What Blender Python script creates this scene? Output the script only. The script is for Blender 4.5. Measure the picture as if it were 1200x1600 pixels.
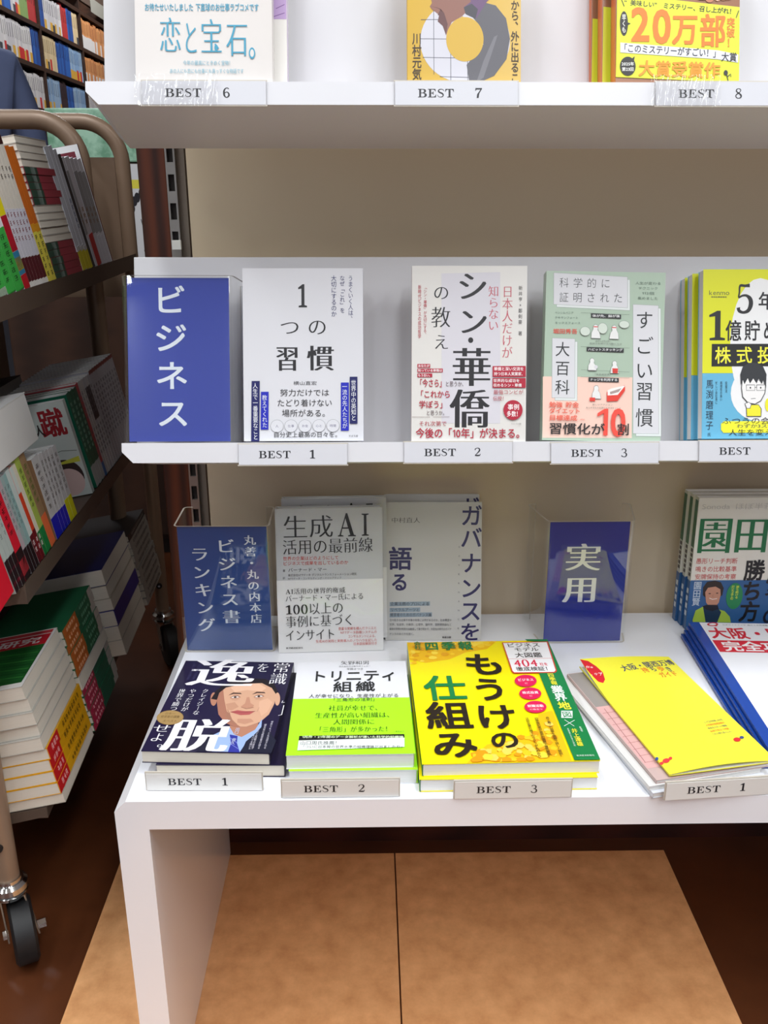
import bpy, bmesh, math, random
import numpy as np
from mathutils import Matrix, Vector
from mathutils.geometry import tessellate_polygon
for o in list(bpy.data.objects): bpy.data.objects.remove(o)
random.seed(7)
S = bpy.context.scene
COL = S.collection
PI = math.pi
R = math.radians

# ------------------------------------------------------------------ camera
H = 0.99; FPX = 1405.0; PITCH = R(19.44); YAW = R(0.96)
cd = bpy.data.cameras.new('camera'); cam = bpy.data.objects.new('camera', cd); COL.objects.link(cam)
cd.sensor_fit = 'VERTICAL'; cd.sensor_height = 24; cd.lens = 24 * FPX / 1600
cd.clip_start = 0.02; cd.clip_end = 60
cam.location = (0, 0, H); cam.rotation_euler = (PI/2 - PITCH, 0, -YAW)
S.camera = cam
S.view_settings.view_transform = 'Standard'; S.view_settings.look = 'None'
S.view_settings.exposure = 0.0; S.view_settings.gamma = 1; S.view_settings.use_curve_mapping = False
S.cycles.use_denoising = True
S.cycles.max_bounces = 10; S.cycles.transparent_max_bounces = 24

# ------------------------------------------------------------------ light
world = bpy.data.worlds.new('shop_air'); S.world = world; world.use_nodes = True
world.node_tree.nodes['Background'].inputs[0].default_value = (1.0, 0.95, 0.9, 1)
world.node_tree.nodes['Background'].inputs[1].default_value = 0.25
LIGHTS = [(-2.25, -2.72, .8), (-2.25, -1.0, .8), (-2.25, 0.6, .9), (-1.9, 3.4, .9), (-1.7, 6.0, 1.5), (-1.7, 8.2, 1.5), (0.8, -2.72, .8), (0.8, -1.25, .8), (0.8, 0.28, 1.2), (-0.75, -1.9, .5), (-0.75, 0.28, 1.2), (2.2, -2.72, .8), (2.2, -1.0, .9), (2.2, 0.6, .9)]
LPOW = 30.5
for lx, ly, lk in LIGHTS:
    ld = bpy.data.lights.new('ceiling_light', 'AREA'); ld.shape = 'RECTANGLE'; ld.size = 0.30; ld.size_y = 1.25
    ld.energy = LPOW*lk; ld.color = (0.93, 0.975, 1.0)
    lo = bpy.data.objects.new('ceiling_light', ld); COL.objects.link(lo); lo.location = (lx, ly, 3.335)
    lo['label'] = 'fluorescent tube light on the shop ceiling'; lo['category'] = 'light'; lo['group'] = 'ceiling lights'

# ------------------------------------------------------------------ helpers
def lin(c):
    return tuple(((v/255)/12.92 if v/255 <= 0.04045 else ((v/255+0.055)/1.055)**2.4) for v in c)
MATS = {}
def mat(rgb, rough=0.5, metal=0.0, noise=0.04, nscale=60, coat=0.0, name=None):
    key = (tuple(rgb), rough, metal, noise, nscale, coat)
    if key in MATS: return MATS[key]
    m = bpy.data.materials.new(name or 'surface'); m.use_nodes = True
    nt = m.node_tree; b = nt.nodes['Principled BSDF']
    c = lin(rgb)
    b.inputs['Roughness'].default_value = rough; b.inputs['Metallic'].default_value = metal
    b.inputs['Coat Weight'].default_value = coat; b.inputs['Coat Roughness'].default_value = 0.12
    if noise > 0:
        tc = nt.nodes.new('ShaderNodeTexCoord'); n = nt.nodes.new('ShaderNodeTexNoise')
        n.inputs['Scale'].default_value = nscale; n.inputs['Detail'].default_value = 3
        r = nt.nodes.new('ShaderNodeMix'); r.data_type = 'RGBA'
        r.inputs[6].default_value = tuple(v*(1-noise) for v in c) + (1,)
        r.inputs[7].default_value = tuple(min(1, v*(1+noise)) for v in c) + (1,)
        nt.links.new(tc.outputs['Object'], n.inputs['Vector']); nt.links.new(n.outputs['Fac'], r.inputs[0])
        nt.links.new(r.outputs[2], b.inputs['Base Color'])
    else:
        b.inputs['Base Color'].default_value = c + (1,)
    m.diffuse_color = c + (1,)
    MATS[key] = m
    return m
def ink(rgb): return mat(rgb, 0.45, 0, 0.0)
def clear(name, tint=(0.97, 0.98, 0.98), rough=0.02, bump=0.0, bscale=30, gmax=1.0, fmax=0.10):
    m = bpy.data.materials.new(name); m.use_nodes = True; nt = m.node_tree
    for n in list(nt.nodes): nt.nodes.remove(n)
    out = nt.nodes.new('ShaderNodeOutputMaterial'); mix = nt.nodes.new('ShaderNodeMixShader')
    tr = nt.nodes.new('ShaderNodeBsdfTransparent'); gl = nt.nodes.new('ShaderNodeBsdfGlossy'); fr = nt.nodes.new('ShaderNodeFresnel')
    tr.inputs[0].default_value = tint + (1,); gl.inputs['Roughness'].default_value = rough
    gl.inputs[0].default_value = (gmax, gmax, gmax, 1)
    fr.inputs[0].default_value = 1.45
    if bump:
        n = nt.nodes.new('ShaderNodeTexNoise'); n.inputs['Scale'].default_value = bscale; n.inputs['Detail'].default_value = 2
        n.inputs['Distortion'].default_value = 1.5
        bp = nt.nodes.new('ShaderNodeBump'); bp.inputs['Strength'].default_value = bump; bp.inputs['Distance'].default_value = 0.01
        tc = nt.nodes.new('ShaderNodeTexCoord'); nt.links.new(tc.outputs['Object'], n.inputs['Vector'])
        nt.links.new(n.outputs['Fac'], bp.inputs['Height'])
        nt.links.new(bp.outputs[0], gl.inputs['Normal']); nt.links.new(bp.outputs[0], fr.inputs['Normal'])
    mn = nt.nodes.new('ShaderNodeMath'); mn.operation = 'MINIMUM'; mn.inputs[1].default_value = fmax
    nt.links.new(fr.outputs[0], mn.inputs[0]); nt.links.new(mn.outputs[0], mix.inputs[0]); nt.links.new(tr.outputs[0], mix.inputs[1]); nt.links.new(gl.outputs[0], mix.inputs[2])
    nt.links.new(mix.outputs[0], out.inputs[0])
    return m
def wood_mat(name, c1, c2, scale=(1, 1, 1), rough=0.4, wscale=9, dist=6):
    m = bpy.data.materials.new(name); m.use_nodes = True; nt = m.node_tree; b = nt.nodes['Principled BSDF']
    tc = nt.nodes.new('ShaderNodeTexCoord'); mp = nt.nodes.new('ShaderNodeMapping'); mp.inputs['Scale'].default_value = scale
    w = nt.nodes.new('ShaderNodeTexWave'); w.inputs['Scale'].default_value = wscale; w.inputs['Distortion'].default_value = dist
    w.inputs['Detail'].default_value = 4; w.inputs['Detail Scale'].default_value = 1.5
    cr = nt.nodes.new('ShaderNodeValToRGB'); cr.color_ramp.elements[0].color = lin(c1)+(1,); cr.color_ramp.elements[1].color = lin(c2)+(1,)
    nt.links.new(tc.outputs['Object'], mp.inputs[0]); nt.links.new(mp.outputs[0], w.inputs[0]); nt.links.new(w.outputs['Fac'], cr.inputs[0])
    nt.links.new(cr.outputs[0], b.inputs['Base Color']); b.inputs['Roughness'].default_value = rough
    return m
def mottled(name, c1, c2, scale=8, rough=0.4, detail=8, lo=0.35, hi=0.65):
    m = bpy.data.materials.new(name); m.use_nodes = True; nt = m.node_tree; b = nt.nodes['Principled BSDF']
    tc = nt.nodes.new('ShaderNodeTexCoord'); n = nt.nodes.new('ShaderNodeTexNoise'); n.inputs['Scale'].default_value = scale
    n.inputs['Detail'].default_value = detail; n.inputs['Roughness'].default_value = 0.65
    cr = nt.nodes.new('ShaderNodeValToRGB'); cr.color_ramp.elements[0].position = lo; cr.color_ramp.elements[1].position = hi
    cr.color_ramp.elements[0].color = lin(c1)+(1,); cr.color_ramp.elements[1].color = lin(c2)+(1,)
    nt.links.new(tc.outputs['Object'], n.inputs['Vector']); nt.links.new(n.outputs['Fac'], cr.inputs[0])
    nt.links.new(cr.outputs[0], b.inputs['Base Color']); b.inputs['Roughness'].default_value = rough
    return m

class MB:
    """collects faces and links them as one mesh object"""
    def __init__(s): s.v = []; s.f = []; s.m = []; s.mats = []
    def mi(s, m):
        if m not in s.mats: s.mats.append(m)
        return s.mats.index(m)
    def add(s, vs, fs, m):
        k = len(s.v); i = s.mi(m); s.v += [tuple(p) for p in vs]
        for f in fs: s.f.append(tuple(k+a for a in f)); s.m.append(i)
    def box(s, x0, x1, y0, y1, z0, z1, m):
        vs = [(x0,y0,z0),(x1,y0,z0),(x1,y1,z0),(x0,y1,z0),(x0,y0,z1),(x1,y0,z1),(x1,y1,z1),(x0,y1,z1)]
        s.add(vs, [(3,2,1,0),(4,5,6,7),(0,1,5,4),(1,2,6,5),(2,3,7,6),(3,0,4,7)], m)
    def prism(s, pts, a0, a1, axis, m, m_cap=None):
        """closed outline pts (two coordinates) swept along axis 0/1/2"""
        n = len(pts)
        def P(p, a):
            return (a, p[0], p[1]) if axis == 0 else ((p[0], a, p[1]) if axis == 1 else (p[0], p[1], a))
        vs = [P(p, a0) for p in pts] + [P(p, a1) for p in pts]
        s.add(vs, [(i, (i+1) % n, n+(i+1) % n, n+i) for i in range(n)], m)
        tri = tessellate_polygon([[Vector((p[0], p[1], 0)) for p in pts]])
        cm = m_cap or m
        s.add(vs[:n], [t[::-1] for t in tri], cm); s.add(vs[n:], list(tri), cm)
    def tube(s, path, r, m, seg=12, caps=True):
        path = [Vector(p) for p in path]; rr = r if isinstance(r, (list, tuple)) else [r]*len(path)
        rings = []; up = None
        for i, p in enumerate(path):
            t = (path[min(i+1, len(path)-1)] - path[max(i-1, 0)]).normalized()
            if up is None:
                a = Vector((0, 0, 1)) if abs(t.z) < 0.9 else Vector((1, 0, 0)); up = (a - t*a.dot(t)).normalized()
            else: up = (up - t*up.dot(t)).normalized()
            b = t.cross(up)
            rings.append([p + (up*math.cos(2*PI*k/seg) + b*math.sin(2*PI*k/seg))*rr[i] for k in range(seg)])
        vs = [q for r_ in rings for q in r_]; fs = []
        for i in range(len(path)-1):
            for k in range(seg):
                fs.append((i*seg+k, i*seg+(k+1) % seg, (i+1)*seg+(k+1) % seg, (i+1)*seg+k))
        if caps: fs += [tuple(range(seg))[::-1], tuple((len(path)-1)*seg+k for k in range(seg))]
        s.add(vs, fs, m)
    def build(s, name, parent=None, smooth=False, bevel=0, M=None):
        me = bpy.data.meshes.new(name); me.from_pydata(s.v, [], s.f); me.update()
        for m in s.mats: me.materials.append(m)
        me.polygons.foreach_set('material_index', s.m)
        bm = bmesh.new(); bm.from_mesh(me); bmesh.ops.recalc_face_normals(bm, faces=bm.faces) if bevel >= 0 else None
        bm.to_mesh(me); bm.free()
        if smooth: me.shade_auto_smooth(angle=R(40)) if hasattr(me, 'shade_auto_smooth') else me.shade_smooth()
        o = bpy.data.objects.new(name, me); COL.objects.link(o)
        if parent: o.parent = parent
        if M is not None: o.matrix_world = M
        if smooth:
            for p in me.polygons: p.use_smooth = True
            me.set_sharp_from_angle(angle=R(38))
        if bevel > 0:
            bv = o.modifiers.new('bevel', 'BEVEL'); bv.width = bevel; bv.segments = 2; bv.limit_method = 'ANGLE'
        return o
def tag(o, label=None, cat=None, group=None, kind=None):
    if label: o['label'] = label
    if cat: o['category'] = cat
    if group: o['group'] = group
    if kind: o['kind'] = kind
    return o
def empty(name, M=None, label=None, cat=None, group=None):
    o = bpy.data.objects.new(name, None); COL.objects.link(o); o.empty_display_size = 0.05
    if M is not None: o.matrix_world = M
    return tag(o, label, cat, group)
def frame(x, y, z, rz=0.0, lean=0.0):
    """x right, y into the thing (away from its face), z up the face; lean tips the top back (90 = lying face up)"""
    c, s = math.cos(R(rz)), math.sin(R(rz)); u = Vector((c, s, 0)); b = Vector((-s, c, 0))
    v = math.cos(R(lean))*Vector((0, 0, 1)) + math.sin(R(lean))*b
    n = -(u.cross(v))
    return Matrix(((u.x, n.x, v.x, x), (u.y, n.y, v.y, y), (u.z, n.z, v.z, z), (0, 0, 0, 1)))
# projection of the photograph, used only to read positions on real planes
_F = np.array([math.sin(YAW)*math.cos(PITCH), math.cos(YAW)*math.cos(PITCH), -math.sin(PITCH)])
_R = np.array([math.cos(YAW), -math.sin(YAW), 0]); _U = np.cross(_R, _F)
def proj(P):
    q = np.array(P) - np.array([0, 0, H]); d = q@_F
    return 600 + FPX*(q@_R)/d, 800 - FPX*(q@_U)/d
def onY(x, y, Y):
    r = _F*FPX + _R*(x-600) + _U*(800-y); return Vector(np.array([0, 0, H]) + r*(Y/r[1]))
def onX(x, y, X):
    r = _F*FPX + _R*(x-600) + _U*(800-y); return Vector(np.array([0, 0, H]) + r*(X/r[0]))

# ------------------------------------------------------------------ glyphs
GL = {}
def custom(ch):
    """serif forms the built-in face lacks"""
    if ch == '1s': return [[(0.12,0),(0.62,0),(0.62,0.05),(0.47,0.07),(0.47,0.70),(0.36,0.70),(0.10,0.60),(0.10,0.55),(0.29,0.57),(0.29,0.07),(0.12,0.05)]]
    if ch == '1': return [[(0.30,0),(0.41,0),(0.41,0.70),(0.32,0.70),(0.14,0.58),(0.14,0.49),(0.30,0.58)]]
    if ch == 'Bs': return [[(0.02,0.0),(0.02,0.045),(0.12,0.06),(0.12,0.64),(0.02,0.655),(0.02,0.70),(0.46,0.70),(0.60,0.67),(0.67,0.60),(0.68,0.50),(0.62,0.41),(0.52,0.37),(0.66,0.33),(0.74,0.25),(0.74,0.14),(0.67,0.05),(0.52,0.0)],
                           'H', [(0.27,0.40),(0.40,0.40),(0.48,0.43),(0.52,0.50),(0.51,0.59),(0.44,0.65),(0.27,0.65)], [(0.27,0.05),(0.44,0.05),(0.54,0.10),(0.57,0.19),(0.54,0.29),(0.43,0.35),(0.27,0.35)]]
    if ch == 'Es': return [[(0.02,0),(0.02,0.045),(0.12,0.06),(0.12,0.64),(0.02,0.655),(0.02,0.70),(0.64,0.70),(0.66,0.50),(0.62,0.50),(0.56,0.61),(0.46,0.65),(0.28,0.65),(0.28,0.385),(0.38,0.39),(0.43,0.43),(0.44,0.50),(0.48,0.50),(0.48,0.21),(0.44,0.21),(0.43,0.29),(0.37,0.335),(0.28,0.335),(0.28,0.05),(0.48,0.05),(0.60,0.10),(0.66,0.23),(0.70,0.23),(0.67,0)]]
    if ch == 'Ts': return [[(0.18,0),(0.18,0.045),(0.29,0.06),(0.29,0.65),(0.20,0.65),(0.10,0.60),(0.05,0.47),(0.01,0.47),(0.03,0.70),(0.71,0.70),(0.73,0.47),(0.69,0.47),(0.64,0.60),(0.54,0.65),(0.45,0.65),(0.45,0.06),(0.56,0.045),(0.56,0)]]
    if ch == 'Is': return [[(0.06,0),(0.06,0.03),(0.16,0.05),(0.16,0.65),(0.06,0.67),(0.06,0.70),(0.38,0.70),(0.38,0.67),(0.28,0.65),(0.28,0.05),(0.38,0.03),(0.38,0)]]
    if ch == 'As': return [[(0,0),(0.0,0.03),(0.07,0.05),(0.34,0.72),(0.40,0.72),(0.66,0.05),(0.74,0.03),(0.74,0),(0.42,0),(0.42,0.03),(0.51,0.05),(0.44,0.24),(0.19,0.24),(0.13,0.05),(0.23,0.03),(0.23,0)],
                           'H', [(0.21,0.28),(0.42,0.28),(0.32,0.56)]]
    if ch == '7s': return [[(0.08,0.50),(0.10,0.70),(0.64,0.70),(0.64,0.64),(0.42,0.32),(0.36,0.0),(0.20,0.0),(0.24,0.26),(0.52,0.60),(0.22,0.60),(0.13,0.56),(0.12,0.50)]]
    return None
# brush forms: S 2 3 6 8 0 5 4 drawn with a changing pen width
BR = {'S': [(.60,.52,.02),(.57,.62,.03),(.45,.675,.035),(.30,.67,.05),(.18,.60,.07),(.17,.49,.08),(.30,.40,.09),(.46,.33,.09),(.55,.22,.08),(.52,.10,.06),(.38,.03,.035),(.22,.04,.03),(.12,.12,.03),(.09,.22,.02)],
      '2': [(.14,.52,.07),(.16,.62,.05),(.30,.68,.03),(.45,.65,.06),(.52,.53,.09),(.46,.40,.08),(.30,.24,.05),(.14,.08,.04),(.20,.07,.07),(.38,.07,.09),(.52,.08,.06),(.58,.20,.03)],
      '3': [(.14,.58,.06),(.22,.67,.04),(.36,.675,.04),(.48,.60,.08),(.49,.48,.08),(.40,.38,.04),(.28,.365,.03),(.42,.35,.04),(.54,.26,.09),(.54,.13,.09),(.44,.03,.05),(.28,.02,.04),(.14,.08,.06),(.13,.14,.07)],
      '6': [(.52,.60,.06),(.44,.67,.04),(.30,.65,.05),(.19,.54,.09),(.15,.36,.11),(.18,.15,.10),(.28,.03,.05),(.40,.02,.05),(.52,.12,.09),(.53,.24,.09),(.44,.37,.05),(.32,.38,.04),(.22,.32,.04)],
      '8': [(.36,.37,.06),(.22,.46,.07),(.17,.56,.07),(.24,.66,.05),(.36,.69,.03),(.48,.65,.05),(.52,.56,.05),(.46,.46,.04),(.36,.38,.07),(.20,.28,.06),(.13,.17,.06),(.20,.05,.05),(.36,.01,.04),(.52,.06,.07),(.56,.18,.10),(.48,.29,.09),(.36,.37,.06)],
      '0': [(.34,.70,.03),(.20,.62,.09),(.13,.35,.11),(.20,.08,.09),(.34,0,.03),(.48,.08,.09),(.55,.35,.11),(.48,.62,.09),(.34,.70,.03)],
      '5': [(.52,.67,.07),(.36,.66,.05),(.20,.66,.05),(.18,.50,.04),(.16,.38,.04),(.28,.42,.04),(.42,.42,.05),(.54,.33,.10),(.56,.20,.11),(.48,.06,.08),(.32,.01,.05),(.18,.05,.07),(.15,.13,.09)]}
def brush(pts):
    # Catmull-Rom through the pen points, quads of varying width
    P = []
    for i in range(len(pts)-1):
        p0, p1, p2, p3 = pts[max(i-1, 0)], pts[i], pts[i+1], pts[min(i+2, len(pts)-1)]
        for k in range(4):
            t = k/4
            P.append(tuple(0.5*((2*b)+(-a+c)*t+(2*a-5*b+4*c-d)*t*t+(-a+3*b-3*c+d)*t**3) for a, b, c, d in zip(p0, p1, p2, p3)))
    P.append(pts[-1]); vs = []; fs = []
    for i, p in enumerate(P):
        a, b = P[max(i-1, 0)], P[min(i+1, len(P)-1)]
        dx, dy = b[0]-a[0], b[1]-a[1]; L = math.hypot(dx, dy) or 1; nx, ny = -dy/L, dx/L; w = max(p[2]*1.3, .03)/2
        vs += [(p[0]+nx*w, p[1]+ny*w), (p[0]-nx*w, p[1]-ny*w)]
    for i in range(len(P)-1): fs += [(2*i, 2*i+1, 2*i+3), (2*i, 2*i+3, 2*i+2)]
    return vs, fs
def glyph(ch, st):
    """flat triangles of one character; returns (verts, tris, layered offsets)"""
    key = (ch, st)
    if key in GL: return GL[key]
    cs = custom(ch + 's') if st in ('c',) else None
    if ch == '1': cs = custom('1s' if st in ('c', 'm', 'M') else '1')
    if st in ('m', 'M') and ch in 'AI': cs = custom(ch + 's')
    vs, fs = [], []
    if cs:
        if 'H' in cs:
            loops = [cs[0]] + [l for l in cs[1:] if l != 'H']
        else: loops = [cs[0]]
        vl = [[Vector((p[0], p[1], 0)) for p in l] for l in loops]
        vs = [(p[0], p[1]) for l in loops for p in l]; fs = [tuple(t) for t in tessellate_polygon(vl)]
    elif st in ('c', 'm', 'M') and ch in BR:
        vs, fs = brush(BR[ch])
    else:
        e1, e2 = 0.012, 0.021
        off, dil = {'r': (0.0, [(0, 0)]), 'b': (0.0, [(-e1, -e1), (e1, -e1), (-e1, e1), (e1, e1)]),
                    'B': (0.0, [(a_*e2, b_*e2) for a_ in (-1, 0, 1) for b_ in (-1, 0, 1)]), 'm': (-0.016, [(-0.017, 0), (0, 0), (0.017, 0)]),
                    'M': (-0.008, [(-0.032, 0), (-0.011, 0), (0.011, 0), (0.032, 0)]), 'l': (-0.010, [(0, 0)]), 'c': (0.0, [(-0.02, 0), (0.02, 0)])}[st]
        c = bpy.data.curves.new('glyph', 'FONT'); c.body = ch; c.resolution_u = 3; c.offset = off; c.size = 1
        if st in 'mM': c.resolution_u = 4
        o = bpy.data.objects.new('glyph', c); COL.objects.link(o)
        dg = bpy.context.evaluated_depsgraph_get(); ev = o.evaluated_get(dg); me = ev.to_mesh(); me.calc_loop_triangles()
        bv = [(v.co.x, v.co.y) for v in me.vertices]; bt = [tuple(t.vertices) for t in me.loop_triangles]
        ev.to_mesh_clear(); bpy.data.objects.remove(o); bpy.data.curves.remove(c)
        for k, (dx, dy) in enumerate(dil):
            n0 = len(vs); vs += [(x+dx, y+dy, k*1.4e-6) for x, y in bv]; fs += [tuple(n0+i for i in t) for t in bt]
    # orient tris counter-clockwise
    out = []
    for a, b, c_ in fs:
        ar = (vs[b][0]-vs[a][0])*(vs[c_][1]-vs[a][1]) - (vs[b][1]-vs[a][1])*(vs[c_][0]-vs[a][0])
        out.append((a, b, c_) if ar > 0 else (a, c_, b))
    per = max(1, len(vs))
    GL[key] = (vs, out)
    return GL[key]
LATIN = set('ABCDEFGHIJKLMNOPQRSTUVWXYZabcdefghijklmnopqrstuvwxyz0123456789.,!?/-×·')

class Print:
    """flat print on a face: local x right, z up, in metres, drawn a hair in front of y = 0"""
    def __init__(s, w, h, warp=None): s.w = w; s.h = h; s.mb = MB(); s.n = 0; s.warp = warp
    def put(s, pts, tris, m):
        s.n += 1; y = -0.00012 - 0.000008*s.n
        pts = list(pts)
        if s.warp: vs = [(p[0], y + s.warp(p[0], p[1]) - (p[2] if len(p) > 2 else 0), p[1]) for p in pts]
        else: vs = [(p[0], y - (p[2] if len(p) > 2 else 0), p[1]) for p in pts]
        s.mb.add(vs, tris, m)
    def poly(s, pts, rgb):
        pts = [tuple(p) for p in pts]
        s.put(pts, [tuple(t) for t in tessellate_polygon([[Vector((p[0], p[1], 0)) for p in pts]])], ink(rgb))
    def rect(s, x0, z0, x1, z1, rgb): s.poly([(x0, z0), (x1, z0), (x1, z1), (x0, z1)], rgb)
    def ell(s, cx, cz, rx, rz, rgb, n=28): s.poly([(cx+rx*math.cos(2*PI*k/n), cz+rz*math.sin(2*PI*k/n)) for k in range(n)], rgb)
    def line(s, pts, wd, rgb):
        vs = []; fs = []
        for i, p in enumerate(pts):
            a, b = pts[max(i-1, 0)], pts[min(i+1, len(pts)-1)]; dx, dy = b[0]-a[0], b[1]-a[1]; L = math.hypot(dx, dy) or 1
            vs += [(p[0]-dy/L*wd/2, p[1]+dx/L*wd/2), (p[0]+dy/L*wd/2, p[1]-dx/L*wd/2)]
        for i in range(len(pts)-1): fs += [(2*i, 2*i+1, 2*i+3, 2*i+2)]
        s.put(vs, fs, ink(rgb))
    def text(s, t, cx, cz, w, h, rgb, st='r', vert=False, sp=1.0, rot=0.0, skew=0.0):
        """t centred at cx,cz and filling w by h; vert sets it top to bottom; sp = glyph size over pitch"""
        gs = (h/len(t) if vert else h)
        if (st == 'm' and gs < 0.0062) or (st == 'l' and gs < 0.005): st = 'r'
        m = ink(rgb); items = []; n = len(t)
        if vert:
            P = h/(n-1+sp); g = P*sp
            for i, ch in enumerate(t):
                if ch == ' ': continue
                gv, gt = glyph(ch, st); cy = h/2 - g/2 - i*P; q = []
                sx, sy = w/0.94, g/0.96
                for x, y, *e_ in gv:
                    lx = 0.30 if ch in LATIN else 0.5
                    a, b = x-lx, y-0.38; e = (e_[0],) if e_ else ()
                    if ch in 'ー〜「」（）…': a, b = b, -a
                    if ch in '、。': a += 0.5; b += 0.55
                    if ch in 'っゃゅょッャュョィェァォ': a += 0.08; b += 0.08
                    q.append((a*sx, cy + b*sy) + e)
                items.append((q, gt))
        else:
            adv = []; 
            for ch in t:
                if ch == ' ': adv.append((0, 0.45)); continue
                gv, gt = glyph(ch, st)
                if ch in LATIN:
                    xs = [p[0] for p in gv]; adv.append((min(xs)-0.05, max(xs)-min(xs)+0.10))
                else: adv.append((0.0, 1.0))
            tot = sum(a[1] for a in adv) - 0.06; k = w/tot*1.0; x0 = -w/2 - 0.03*k
            sy = h/0.93 if any(c not in LATIN and c != ' ' for c in t) else h/0.70
            for ch, (l, a) in zip(t, adv):
                if ch != ' ':
                    gv, gt = glyph(ch, st); mid = 0.38 if any(c not in LATIN and c != ' ' for c in t) else 0.35
                    kk = k*sp; oo = (a*k - a*kk)/2
                    items.append(([(x0+oo+(x-l)*kk, (y-mid)*sy, *e_) for x, y, *e_ in gv], gt))
                x0 += a*k
        c, sn = math.cos(R(rot)), math.sin(R(rot))
        for q, gt in items:
            s.put([(cx + (x+y*skew)*c - y*sn, cz + (x+y*skew)*sn + y*c, *e_) for x, y, *e_ in q], gt, m)
    def build(s, parent, name='cover_print'):
        return s.mb.build(name, parent, bevel=-1) if s.mb.f else None

class Crop:
    """reads print positions measured on a square-on crop of a cover: corners tl,tr,br,bl -> metres on the cover"""
    def __init__(s, pr, tl, tr, br, bl):
        s.p = pr; w, h = pr.w, pr.h; A = []; B = []
        for (x, y), (u, v) in zip((tl, tr, br, bl), ((0, h), (w, h), (w, 0), (0, 0))):
            A += [[x, y, 1, 0, 0, 0, -u*x, -u*y], [0, 0, 0, x, y, 1, -v*x, -v*y]]; B += [u, v]
        s.h = np.linalg.solve(np.array(A, float), np.array(B, float))
    def m(s, x, y):
        h = s.h; d = h[6]*x+h[7]*y+1; return ((h[0]*x+h[1]*y+h[2])/d, (h[3]*x+h[4]*y+h[5])/d)
    def t(s, t, cx, cy, w, h, rgb, st='r', vert=False, sp=1.0, rot=0.0, skew=0.0):
        c = s.m(cx, cy); a, b = s.m(cx-w/2, cy), s.m(cx+w/2, cy); e, f = s.m(cx, cy-h/2), s.m(cx, cy+h/2)
        s.p.text(t, c[0], c[1], math.dist(a, b), abs(e[1]-f[1]), rgb, st, vert, sp, rot, skew)
    def r(s, x0, y0, x1, y1, rgb): s.p.poly([s.m(x0, y1), s.m(x1, y1), s.m(x1, y0), s.m(x0, y0)], rgb)
    def pl(s, pts, rgb): s.p.poly([s.m(*q) for q in pts], rgb)
    def e(s, cx, cy, rx, ry, rgb, n=28): s.p.poly([s.m(cx+rx*math.cos(2*PI*k/n), cy-ry*math.sin(2*PI*k/n)) for k in range(n)], rgb)
    def l(s, pts, wd, rgb): s.p.line([s.m(*q) for q in pts], wd, rgb)

PAPER = mat((226, 220, 208), 0.75, 0, 0.05, 40, name='page_edges')
PAPERW = mat((232, 231, 230), 0.7, 0, 0.04, 40, name='white_page_edges')
def pages_mat(rgb, axis=1, name='page_edges'):
    """page edges: fine parallel lines across the thickness"""
    key = ('pg', rgb, axis)
    if key in MATS: return MATS[key]
    m = bpy.data.materials.new(name); m.use_nodes = True; nt = m.node_tree; b = nt.nodes['Principled BSDF']
    tc = nt.nodes.new('ShaderNodeTexCoord'); mp = nt.nodes.new('ShaderNodeMapping')
    sc = [2, 2, 2]; sc[axis] = 900; mp.inputs['Scale'].default_value = sc
    n = nt.nodes.new('ShaderNodeTexNoise'); n.inputs['Scale'].default_value = 1.0; n.inputs['Detail'].default_value = 2
    r = nt.nodes.new('ShaderNodeMix'); r.data_type = 'RGBA'; c = lin(rgb)
    r.inputs[6].default_value = tuple(v*0.86 for v in c)+(1,); r.inputs[7].default_value = tuple(min(1, v*1.08) for v in c)+(1,)
    nt.links.new(tc.outputs['Object'], mp.inputs[0]); nt.links.new(mp.outputs[0], n.inputs[0]); nt.links.new(n.outputs['Fac'], r.inputs[0])
    nt.links.new(r.outputs[2], b.inputs['Base Color']); b.inputs['Roughness'].default_value = 0.8
    MATS[key] = m; return m
PGC = pages_mat((222, 214, 200)); PGW = pages_mat((230, 229, 228), name='white_page_edges')
PGC0 = pages_mat((205, 192, 172), 0); 

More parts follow.
